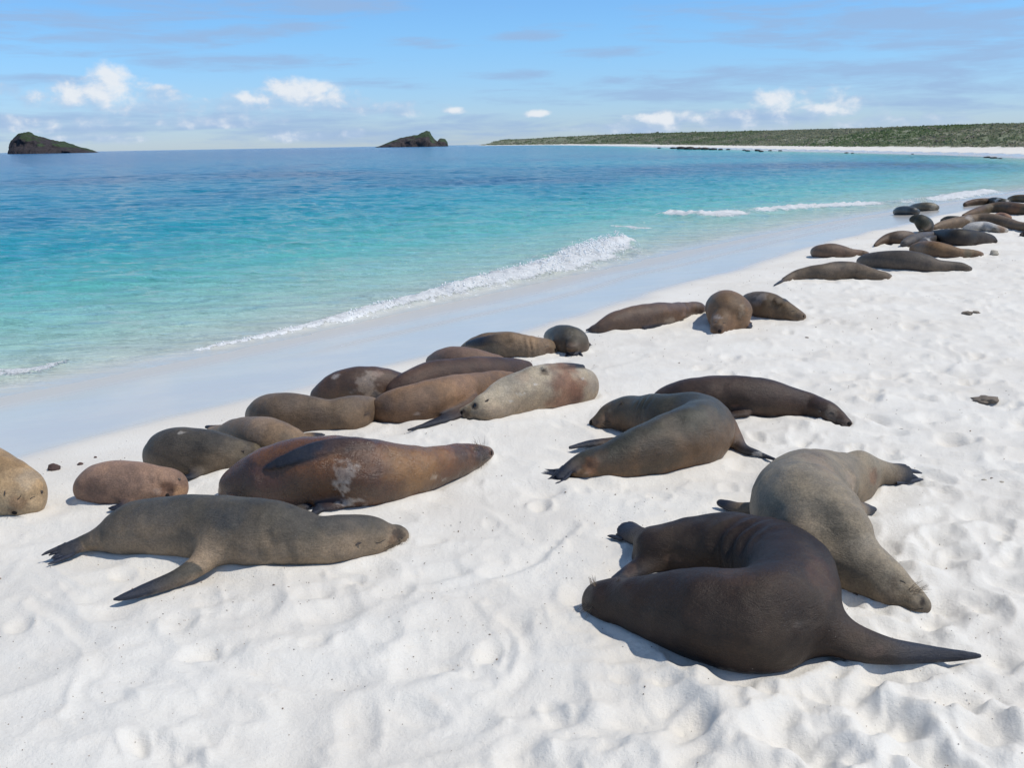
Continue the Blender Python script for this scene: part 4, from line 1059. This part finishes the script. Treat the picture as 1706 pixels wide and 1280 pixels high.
    SL('round dark olive sea lion curled into a ball with flipper tips tucked underneath',
       [(920, 561, 14), (928, 563, 20), (942, 566, 25), (956, 570, 24), (965, 575, 17)],
       (.068, .062, .045), (.10, .070, .048),
       fl=[F_('hind', [(953, 578, 11, .08), (955, 586, 10, .03), (956, 590, 9)], digits=4, toe=.9, fan=.3, th=.025), F_('fore', [(975, 572, 4, .05), (982, 574, 3), (986, 577, 1.5)], th=.015)],
       patch=[(950, 560, 8, (.25, .23, .20), .4, 1, .7), (950, 582, 10, (.12, .075, .05), .6), (935, 555, 14, (.10, .09, .07), .4)], bumps=[(942, 578, 9, -4), (955, 582, 8, 3), (925, 570, 10, 3), (935, 590, 5, -3)], gloss=.5)
    SL('slim brown sea lion stretched out just beyond the round dark ball, tail left',
       [(990, 549, 5), (1003, 545, 11), (1025, 537, 18), (1058, 531, 22), (1092, 526, 21), (1122, 521, 17), (1140, 517, 13.5), (1152, 515, 12), (1162, 514, 11), (1168, 514, 8)],
       (.125, .082, .058), (.11, .072, .052),
       fl=[F_('hind', [(996, 547, 7, .03), (984, 550, 4), (976, 551, 2.5)], digits=0), F_('fore', [(1135, 528, 9, .04), (1115, 537, 6), (1095, 543, 4), (1074, 547, 2)], th=.018)],
       patch=[(1070, 530, 24, (.085, .055, .04), .5), (1115, 535, 12, (.30, .26, .22), .45, 2.0, .6), (1162, 510, 9, (.17, .125, .09), .5)], bumps=[(1145, 508, 9, -3.5), (1160, 512, 8, 2.5), (1110, 518, 16, 3), (1060, 530, 20, -2.5), (1025, 535, 12, 2)], gloss=.45)
    SL('brown sea lion lying head-on to the viewer, left one of the close pair',
       [(1203, 509, 20), (1206, 514, 30), (1213, 519, 35), (1218, 522, 33), (1209, 532, 24), (1201, 542, 16), (1196, 549, 11)],
       (.165, .108, .066), (.17, .10, .058),
       fl=[F_('fore', [(1235, 538, 12, .04), (1246, 541, 8), (1250, 546, 4)], th=.016)],
       patch=[(1195, 530, 7, (.45, .42, .40), .5, 1.2, .6), (1240, 520, 12, (.24, .15, .09), .5), (1198, 548, 8, (.05, .032, .025), .7), (1225, 505, 14, (.13, .10, .075), .4), (1236, 521, 6, (.4, .33, .25), .4, .4, .6)],
       feat=[('eyelid', [(1190, 538), (1193, 537), (1195, 538)], .7), ('eyelid', [(1204, 539), (1207, 538), (1209, 539)], .7), ('nose', 1199, 552, 4)], bumps=[(1198, 541, 7, 3), (1192, 536, 5, -2.5), (1206, 537, 5, -2.5), (1228, 530, 12, -4), (1240, 515, 12, 3), (1185, 515, 10, -2), (1215, 505, 14, 3)], gloss=.35)
    SL('brown sea lion with its snout pointing right, right one of the close pair',
       [(1250, 505, 16), (1262, 507, 21), (1280, 511, 23), (1295, 515, 20), (1310, 520, 15.5), (1322, 524, 12), (1331, 526, 9), (1337, 527, 6)],
       (.135, .098, .062), (.135, .092, .060),
       fl=[F_('fore', [(1296, 502, 8), (1304, 500, 5), (1310, 501, 3)], on=True, th=.016)],
       patch=[(1265, 498, 12, (.33, .29, .26), .5, 1, .6), (1330, 528, 8, (.06, .045, .035), .6), (1305, 512, 10, (.19, .135, .085), .5)],
       feat=[('eyelid', [(1318, 519), (1321, 518), (1324, 519)], .7), ('nose', 1339, 527, 3)], bumps=[(1312, 512, 7, 3), (1322, 518, 5, -2), (1331, 524, 6, 2), (1298, 506, 9, -4.5), (1275, 500, 14, 3.5), (1285, 520, 12, -3)], gloss=.35)
    SL('dark brown sea lion stretched behind the bent olive one, snout tapering to the right',
       [(1090, 672, 10), (1110, 664, 20), (1150, 661, 30), (1200, 660, 34), (1245, 662, 35), (1285, 665, 31), (1322, 671, 24), (1350, 676, 20), (1376, 685, 18.5), (1392, 694, 14), (1403, 701, 9.5), (1411, 706, 6.5)],
       (.056, .037, .029), (.066, .042, .030),
       fl=[F_('fore', [(1240, 690, 11, .03), (1215, 694, 8), (1190, 697, 4)], th=.016)],
       patch=[(1180, 670, 30, (.105, .072, .055), .5, 1, .6), (1385, 690, 14, (.19, .165, .14), .45, 1, .6), (1408, 705, 7, (.10, .08, .07), .6), (1225, 676, 10, (.16, .085, .06), .6, 3.5), (1330, 655, 26, (.045, .032, .028), .5)],
       feat=[('eyelid', [(1383, 687), (1387, 688), (1390, 690)], .9), ('ear', 1366, 686, 4.5, (1.2, .5, .5), -.3), ('nose', 1415, 706, 4.5), ('mouth', [(1411, 711), (1401, 708), (1393, 704)], .7)], bumps=[(1404, 702, 7, 2.5), (1392, 686, 8, -2.5), (1378, 678, 12, 2.5), (1385, 692, 5, -2), (1345, 680, 18, -3), (1280, 665, 26, 3), (1225, 680, 16, -4), (1190, 655, 26, 3)], gloss=.4)
    SL('olive sea lion bent back on itself in the centre right, head above its own flank',
       [(975, 780, 12), (994, 774, 24), (1030, 765, 34), (1075, 752, 43), (1120, 738, 50), (1158, 725, 54), (1172, 712, 51), (1150, 702, 49), (1112, 699, 44), (1078, 694, 36), (1048, 690, 31), (1022, 693, 24), (1004, 700, 16), (991, 704, 9)],
       (.046, .045, .032), (.14, .084, .046),
       fl=[F_('fore', [(1205, 712, 22, .10), (1222, 732, 15, .05), (1238, 749, 9), (1262, 757, 6), (1292, 767, 3)], th=.022, th0=.05),
           F_('fore', [(1060, 738, 15, .03), (1020, 738, 11), (980, 741, 8), (950, 747, 4)], th=.022),
           F_('hind', [(988, 762, 14, .09), (968, 768, 12, .08), (948, 782, 11, .05), (934, 795, 10, .02)], toe=2.0, digits=5, fan=.08, th=.026, tilt=.5, tw=1.7),
           F_('hind', [(975, 790, 10, .03), (950, 790, 12, .010), (932, 790, 14, .004)], toe=3.4, digits=5, fan=.05, th=.014)],
       patch=[(985, 777, 17, (.21, .105, .055), .75), (1100, 760, 45, (.035, .034, .028), .6, 1.2), (1160, 680, 34, (.075, .077, .060), .45), (1010, 705, 17, (.115, .072, .046), .7), (1030, 676, 16, (.032, .030, .024), .6), (1015, 684, 4, (.20, .17, .13), .5), (992, 705, 7, (.045, .028, .022), .8),
              (1205, 768, 26, (.20, .12, .068), .6), (1150, 690, 26, (.085, .085, .068), .35, 3), (1262, 757, 10, (.5, .49, .47), .75, 2), (1000, 765, 18, (.12, .075, .045), .4)],
       feat=[('eyelid', [(1006, 703), (1011, 702), (1016, 704)], 1.0), ('ear', 1034, 673, 5, (1.1, .6, .5), .2), ('nose', 984, 704, 6), ('mouth', [(987, 713), (1000, 713), (1016, 714)], .8)],
       whisk=[(1000, 709, .9, .25, 28, 12, 10), (1000, 706, 1, .0, 26, 8, 8)], rolls=[(1066, 682, .009, .10, 1.7)], bumps=[(999, 708, 10, 3.2), (1008, 690, 8, -3), (1013, 703, 6, -2), (1032, 672, 16, 3), (1062, 690, 14, -5), (1048, 706, 12, 3), (1120, 745, 34, 3), (1165, 690, 22, 4), (1130, 700, 20, -4), (1030, 765, 22, -3), (1190, 745, 24, 3), (990, 768, 12, 3), (1080, 765, 24, -2)], gloss=.55)
    SL('plump pale grey sea lion at the right, chin on sand, hind flippers fanned behind',
       [(1442, 793, 24), (1425, 797, 36), (1388, 803, 51), (1345, 820, 71), (1332, 845, 82), (1352, 872, 86), (1374, 896, 78), (1400, 920, 62), (1425, 940, 52), (1452, 957, 45), (1478, 972, 37), (1500, 986, 28), (1518, 998, 21), (1530, 1006, 15)],
       (.245, .210, .158), (.21, .160, .110),
       fl=[F_('hind', [(1432, 792, 26, .10), (1456, 797, 22, .05), (1480, 801, 20, .03), (1500, 802, 20, .02)], toe=2.0, digits=5, fan=-.18, th=.03, th0=.05, tilt=1.1, start=.35, tw=1.9),
           F_('fore', [(1262, 852, 16, .05), (1232, 850, 13, .035), (1215, 845, 12, .03), (1202, 840, 9, .03)], th=.03),
           F_('fore', [(1418, 858, 20, .10), (1436, 852, 13, .04), (1455, 850, 6, .02)], th=.03, th0=.06)],
       patch=[(1385, 868, 28, (.085, .078, .064), .6, .8, .4), (1290, 845, 12, (.09, .08, .065), .35, 1, .7), (1418, 800, 16, (.34, .27, .21), .5, .7, .6), (1455, 795, 16, (.19, .105, .065), .6), (1365, 770, 40, (.22, .165, .125), .4), (1490, 970, 15, (.075, .055, .04), .65), (1538, 1003, 9, (.018, .013, .012), .9), (1480, 1000, 18, (.13, .095, .065), .5),
              (1510, 1000, 13, (.20, .155, .105), .5, 1, .7), (1520, 800, 16, (.42, .38, .35), .45, 3, .8), (1345, 925, 30, (.24, .215, .175), .3)],
       feat=[('eyelid', [(1500, 968), (1505, 970), (1509, 973)], 1.1), ('ear', 1426, 990, 6, (1.4, .5, .6), .3), ('mouth', [(1538, 1014), (1524, 1016), (1508, 1010)], 1.0)],
       whisk=[(1520, 985, .75, -.6, 22, 18, 16), (1520, 1018, -.1, 1, 14, 10, 12)], bumps=[(1522, 1000, 12, 3.5), (1500, 990, 14, -3), (1503, 969, 8, -3.5), (1480, 950, 22, 4), (1478, 1002, 12, 4), (1440, 985, 16, -4), (1430, 828, 15, -11), (1418, 862, 28, 9), (1385, 905, 20, -5), (1390, 800, 30, -4), (1310, 790, 40, 6), (1290, 850, 30, -5), (1355, 850, 34, -6), (1340, 890, 26, 5), (1425, 800, 18, 5), (1426, 990, 6, -2)], gloss=.3, rolls=[(1405, 835, .006, .16, 1.0)])
    SL('big dark brown sea lion curled in the foreground, long fore flipper pointing right',
       [(1076, 925, 20), (1098, 917, 38), (1140, 913, 48), (1190, 914, 56), (1245, 922, 63), (1292, 942, 74), (1314, 970, 80), (1312, 1002, 84), (1285, 1024, 85), (1240, 1031, 84), (1190, 1026, 78), (1135, 1018, 66), (1085, 1011, 52), (1045, 1003, 41), (1015, 998, 34), (999, 996, 26)],
       (.024, .0145, .0100), (.031, .019, .013),
       fl=[F_('fore', [(1350, 1046, 34, .07), (1388, 1062, 38, .06), (1430, 1079, 35, .045), (1480, 1089, 26, .035), (1530, 1092, 19, .025), (1580, 1094, 12), (1632, 1094, 4)], th=.035, th0=.04, kf=.07, start=.3),
           F_('hind', [(1085, 907, 22, .10), (1068, 902, 20, .05), (1054, 896, 20, .03), (1047, 892, 20, .03)], toe=1.2, digits=5, fan=.26, th=.03, tilt=.6, tw=1.5),
           F_('hind', [(1095, 935, 22, .05), (1070, 947, 20, .035), (1048, 958, 16, .02), (1025, 967, 8, .015)], digits=0, th=.03),
           ],
       patch=[(1260, 880, 60, (.036, .021, .015), .5, 1.2), (1370, 960, 40, (.062, .026, .015), .5), (1040, 925, 0.1, (0, 0, 0), 0), (1120, 930, 14, (.10, .065, .048), .5, 1, .7), (1050, 948, 14, (.11, .07, .05), .5), (1030, 985, 24, (.050, .040, .036), .4), (980, 1003, 8, (.010, .008, .008), .8), (1330, 1040, 16, (.10, .085, .075), .3, 2, .9), (1455, 1085, 20, (.075, .05, .04), .6, 1.6), (1230, 960, 30, (.072, .042, .030), .35), (1540, 1095, 60, (.020, .020, .026), .6, 3)],
       feat=[('eyelid', [(986, 1010), (990, 1015), (996, 1019)], 1.2), ('ear', 1030, 968, 5, (1.2, .5, .5), 0)],
       whisk=[(988, 975, -.4, -1, 15, 14, 10), (980, 1012, -.8, .6, 18, 16, 14)], rolls=[(1216, 925, .011, .16, 2.1)], bumps=[(990, 1003, 14, 4), (1003, 982, 10, -3), (990, 1012, 6, -3), (1040, 975, 20, 4), (1075, 1000, 26, -5), (1140, 1040, 40, 5), (1215, 1000, 50, -6), (1340, 1030, 44, -8), (1290, 960, 46, 6), (1200, 890, 40, 4), (1120, 930, 24, -5), (1250, 1060, 44, 5), (1160, 985, 30, 5), (1075, 910, 18, 3), (1370, 960, 26, -4), (1180, 945, 18, -6)], gloss=.40)
    # --- the crowd further along the beach
    g = 'sea lions crowded further up the beach'
    def D(label, st, col, under=None, **k):
        k.setdefault('vox', 1.7); k.setdefault('gloss', .3)
        return SL(label, st, col, under, group=g, **k)
    D('brown sea lion lying alone beside the wet sand, left of the far group',
      [(1359, 420, 9), (1366, 420, 12), (1385, 419, 13.5), (1402, 420, 11), (1417, 422, 8), (1432, 422, 6), (1441, 423, 5), (1446, 423, 3)], (.16, .115, .085), (.14, .095, .07))
    D('slim grey-brown sea lion in front of the far group, tail down to the left',
      [(1308, 467, 4), (1322, 461, 8), (1345, 457, 12), (1372, 455, 15), (1400, 452, 16.5), (1425, 453, 15), (1445, 457, 12), (1462, 460, 9.5), (1474, 461, 8), (1481, 461, 5)], (.12, .095, .072), (.13, .098, .072),
      fl=[F_('hind', [(1318, 463, 6, .03), (1303, 469, 4), (1290, 476, 2)], digits=0)], patch=[(1405, 440, 12, (.05, .045, .04), .6), (1440, 450, 12, (.22, .165, .115), .5)])
    D('large dark grey sea lion behind the slim grey-brown one, head low to the right',
      [(1436, 436, 9), (1447, 435, 13), (1475, 435, 17), (1510, 436, 18.5), (1538, 439, 16), (1560, 443, 11), (1582, 444, 9), (1600, 445, 8), (1610, 447, 6), (1616, 448, 4)], (.070, .060, .052), (.105, .085, .070))
    D('tawny brown sea lion with its snout towards a pale stone',
      [(1524, 415, 9), (1535, 414, 12), (1555, 417, 15), (1577, 420, 13), (1597, 423, 9.5), (1615, 423, 8), (1628, 424, 6.5), (1635, 424, 4)], (.17, .105, .058), (.13, .085, .055), patch=[(1615, 420, 14, (.09, .085, .055), .6)])
    D('black-brown sea lion in the middle of the far group, broad and low',
      [(1555, 392, 8), (1570, 394, 12), (1595, 397, 16), (1618, 397, 14), (1638, 398, 11), (1650, 399, 8), (1658, 402, 4)], (.030, .027, .023), (.040, .030, .026))
    D('brown sea lion with a pointed tail at the left side of the far group',
      [(1458, 409, 3), (1466, 404, 6), (1480, 399, 10), (1497, 397, 12.5), (1512, 397, 12), (1524, 399, 9)], (.14, .10, .07), (.10, .065, .045), patch=[(1505, 388, 14, (.22, .18, .15), .6)])
    D('grey sea lion squeezed between the tailed brown one and the tawny one',
      [(1508, 407, 8), (1520, 402, 11), (1535, 398, 11), (1550, 395, 9), (1565, 392, 7)], (.105, .095, .088), (.08, .07, .065))
    D('mottled sea lion with a dusty white shoulder just behind the tawny one',
      [(1530, 410, 6), (1540, 404, 8), (1552, 400, 8), (1562, 398, 6)], (.05, .045, .042), None, patch=[(1548, 400, 9, (.5, .49, .47), .7, 1, .8)])
    D('dark sea lion sitting upright with its head turned left',
      [(1545, 381, 10), (1542, 376, 13), (1537, 371, 12, 392), (1531, 366, 9, 392), (1524, 365, 7, 392), (1519, 366, 4.5, 392)], (.040, .040, .030), (.07, .05, .04),
      fl=[F_('fore', [(1535, 385, 4, .15), (1531, 390, 3), (1528, 392, 2)], th=.02)])
    D('long tan sea lion stretched across the far group to the right edge',
      [(1556, 380, 5), (1570, 376, 8), (1592, 372, 10), (1622, 368, 11), (1652, 368, 12), (1676, 372, 10), (1697, 377, 8), (1716, 379, 8), (1730, 380, 6)], (.17, .125, .085), (.11, .08, .055), patch=[(1618, 364, 12, (.40, .38, .36), .6, 2, .6)])
    D('sea lion dusted with white sand in front of the long tan one',
      [(1608, 382, 5), (1620, 379, 8.5), (1640, 378, 9), (1655, 381, 8), (1668, 383, 6), (1677, 384, 3.5)], (.45, .44, .42), (.38, .36, .33), patch=[(1670, 382, 10, (.20, .12, .07), .8), (1655, 386, 7, (.06, .05, .035), .7)])
    D('brown sea lion across the back of the far group, just below the rearmost row',
      [(1606, 360, 4), (1622, 355, 7), (1645, 349, 9), (1670, 347, 11), (1695, 349, 11), (1718, 351, 10), (1735, 352, 8)], (.115, .078, .05), (.08, .06, .04), patch=[(1690, 350, 12, (.19, .095, .055), .6), (1650, 345, 14, (.12, .11, .08), .5)])
    D('dark hump of a sea lion just behind the left end of the long tan one',
      [(1570, 368, 4), (1578, 366, 6), (1590, 366, 6.5), (1602, 366, 5)], (.045, .045, .035))
    D('small brown sea lion with a dark muzzle, leftmost of the rearmost row',
      [(1608, 341, 4), (1614, 339, 5), (1626, 337, 6), (1640, 336, 6), (1652, 335, 5)], (.11, .07, .045), (.07, .05, .035))
    D('dark sea lion flecked with white, middle of the rearmost row',
      [(1646, 336, 5), (1656, 335, 6.5), (1668, 336, 6), (1680, 337, 4.5)], (.045, .042, .034), None, patch=[(1660, 333, 4, (.6, .6, .58), .7, 1, .7), (1678, 335, 3, (.6, .6, .58), .6)])
    D('brown sea lion at the right end of the rearmost row, against the photo edge',
      [(1682, 332, 4), (1690, 331, 6), (1702, 331, 7), (1718, 332, 7), (1730, 333, 5)], (.13, .085, .04), (.08, .06, .035))
    D('reddish sea lion rump between the long tan one and the brown one behind it',
      [(1657, 362, 4.5), (1664, 360, 6), (1674, 361, 6), (1682, 363, 4)], (.26, .155, .105))
    D('dark wet sea lion on the wet sand, left one of the two by the water',
      [(1493, 353, 5.5), (1499, 351.5, 7.5), (1510, 351, 8), (1521, 352, 7), (1528, 353, 5)], (.055, .060, .058), (.04, .04, .04), gloss=.6)
    D('mottled grey-brown sea lion on the wet sand, right one of the two by the water',
      [(1518, 347, 5), (1526, 346, 7), (1540, 345, 8), (1553, 345, 7), (1560, 346, 5)], (.13, .115, .08), (.10, .085, .06), patch=[(1555, 345, 6, (.35, .33, .28), .5, 1, .9)], gloss=.5)
    D('small dark sea lion poking in at the right edge, apart from the far group',
      [(1701, 392, 3), (1706, 390, 5), (1716, 389, 7), (1728, 389, 7)], (.05, .04, .035))

# ------------------------------------------------------------------ stones, weed, specks
def debris():
    red = material('reddish_stone'); n = red.noise(red.pos, 30, 4, .6); red.link(red.mix(n, (.045, .028, .026), (.12, .075, .065)), red.b.inputs['Base Color']); red.b.inputs['Roughness'].default_value = .85
    dun = material('dry_dung'); n = dun.noise(dun.pos, 60, 4, .6); dun.link(dun.mix(n, (.10, .08, .06), (.24, .20, .16)), dun.b.inputs['Base Color']); dun.b.inputs['Roughness'].default_value = .9
    pal = material('pale_coral'); n = pal.noise(pal.pos, 40, 4, .6); pal.link(pal.mix(n, (.25, .22, .17), (.52, .48, .40)), pal.b.inputs['Base Color']); pal.b.inputs['Roughness'].default_value = .9
    def put(name, x, y, wpx, hpx, mat, seed, label, cat, group=None, lift=.4, rough=.38, sub=3):
        p, t = ground_point(x, y, 0); w = wpx/FPX*t/2; h = hpx/FPX*t*.6
        p = p.copy(); p[2] += h*lift
        o = lump(name, p, (w, w*.8, h), mat, seed, sub, rough); tag(o, label, cat, group); return o
    put('stone', 91, 783, 20, 12, red.mat, 1, 'reddish-brown stone on the sand above the pinkish-brown sea lion, the larger one', 'stone')
    put('stone', 134, 775, 9, 5, red.mat, 2, 'small dark stone to the right of the larger reddish one', 'stone')
    put('stone', 159, 763, 5, 3, red.mat, 3, 'tiny dark pebble at the edge of the wet sand above the two reddish stones', 'stone')
    put('dung_lump', 1641, 669, 38, 9, dun.mat, 14, 'grey-brown dried lump lying on the sand at the right edge', 'dried dung', rough=.5)
    put('dung_lump', 1612, 524, 16, 6, dun.mat, 15, 'small scattered brown lump high on the sand at the right', 'dried dung', rough=.5)
    put('dung_lump', 1626, 522, 12, 4, dun.mat, 16, 'flat brown crumb beside the small lump high at the right', 'dried dung', rough=.5)
    put('coral_stone', 1656, 425, 14, 9, pal.mat, 7, 'pale beige stone beside the snout of the tawny sea lion', 'stone')
    for i, (x, y, w, lb) in enumerate([(1640, 802, 10, 'coral scrap at the right edge level with the pale grey sea lion, leftmost of three'), (1652, 799, 8, 'smallest coral scrap, middle one of three at the right edge'), (1667, 806, 10, 'coral scrap at the right edge, rightmost of three in a row'), (1502, 718, 9, 'lone brown scrap on the sand below the snout of the dark brown sea lion'), (1497, 1271, 14, 'largest coral scrap, at the bottom edge of the photo on the right'), (1474, 1264, 9, 'small scrap just left of the largest one at the bottom edge'), (1640, 923, 9, 'dark crumb at the right, above the cluster of three shell bits'), (1344, 564, 7, 'shell bit on the sand below the close pair of sea lions'), (1660, 950, 10, 'left one of three shell bits right of the pale grey sea lion'), (1672, 955, 7, 'middle one of three shell bits right of the pale grey sea lion'), (1690, 965, 8, 'right one of three shell bits by the right edge, lowest of them')]):
        put('coral_bit', x, y, w, w*.45, (pal.mat, dun.mat)[i % 2], 30+i, lb, 'coral scrap', 'coral and shell scraps on the dry sand', rough=.5, sub=2)
    # nameless crumbs and grit: cannot be counted
    h = material('grit'); at = attr(h, 'grain'); h.link(at, h.b.inputs['Base Color']); h.b.inputs['Roughness'].default_value = .9
    n = 9000; r = 1.4*np.exp(rng.random(n)*math.log(22/1.4)); a = np.radians(rng.uniform(-33, 33, n)); x = r*np.sin(a); y = r*np.cos(a); s = sdist(x, y)
    dens = fbm2(x*1.1, y*1.1, 3, 150)
    k = (s > .1) & (rng.random(n) < np.clip(.12+1.2*np.maximum(dens, 0)+.7*np.exp(-(s-.5)**2*8), 0, 1)); x, y, s = x[k], y[k], s[k]
    bvh = GROUND['z'](x, y)
    N = len(x); sz = rng.uniform(.0010, .0029, N)*(1+.8*(rng.random(N) < .06))*(0.6+np.hypot(x, y)*.12)
    oc = np.array([(1, 0, 0), (0, 1, 0), (-1, 0, 0), (0, -1, 0), (0, 0, .8), (0, 0, -.8)]); of = np.array([(0, 1, 4), (1, 2, 4), (2, 3, 4), (3, 0, 4), (1, 0, 5), (2, 1, 5), (3, 2, 5), (0, 3, 5)])
    v = (oc[None]*sz[:, None, None]*rng.uniform(.6, 1.4, (N, 6, 1))+np.stack([x, y, bvh+sz*.4], -1)[:, None]).reshape(-1, 3)
    f = (of[None]+6*np.arange(N)[:, None, None]).reshape(-1, 3)
    c = np.where(rng.random((N, 1)) < .18, np.array([.07, .055, .045]), np.array([.26, .20, .15]))*rng.uniform(.6, 1.5, (N, 1))
    c = np.concatenate([np.repeat(c, 6, 0), np.ones((N*6, 1))], -1)
    o = mesh_np('grit', v, f, h.mat, False, {'grain': c}); tag(o, 'dark grit and shell crumbs strewn over the dry white sand', 'grit', kind='stuff')

GROUND = {}
t1 = time.time(); colony(); print('colony', round(time.time()-t1, 1), 's')
t1 = time.time(); g_ob = build_ground(); print('ground', round(time.time()-t1, 1), 's', len(g_ob.data.polygons))
def _ground_z(x, y):
    from mathutils.bvhtree import BVHTree
    me = g_ob.data; n = len(me.vertices); co = np.empty(n*3, np.float32); me.vertices.foreach_get('co', co); co = co.reshape(-1, 3)
    z = terr(x, y); rr = np.hypot(co[:, 0], co[:, 1]); m = (rr < 24) & (np.abs(np.arctan2(co[:, 0], co[:, 1])) < .63)
    c = co[m]; key = (np.log(rr[m])*160).astype(int), (np.arctan2(c[:, 0], c[:, 1])*500).astype(int)
    d = {}
    for a_, b_, z_ in zip(*key, c[:, 2]): d[(a_, b_)] = z_
    ka = (np.log(np.hypot(x, y))*160).astype(int); kb = (np.arctan2(x, y)*500).astype(int)
    return np.array([d.get((i, j), zz) for i, j, zz in zip(ka, kb, z)])
GROUND['z'] = _ground_z
t1 = time.time(); build_sea(); print('sea', round(time.time()-t1, 1), 's')
t1 = time.time(); build_far(); debris(); print('far+debris', round(time.time()-t1, 1), 's')
print('tris', sum(sum(len(p.vertices)-2 for p in o.data.polygons) if len(o.data.polygons) < 2000 else 2*len(o.data.polygons) for o in bpy.data.objects if o.type == 'MESH'))
SC.cycles.max_bounces = 6
print('total build', round(time.time()-T0, 1), 's')
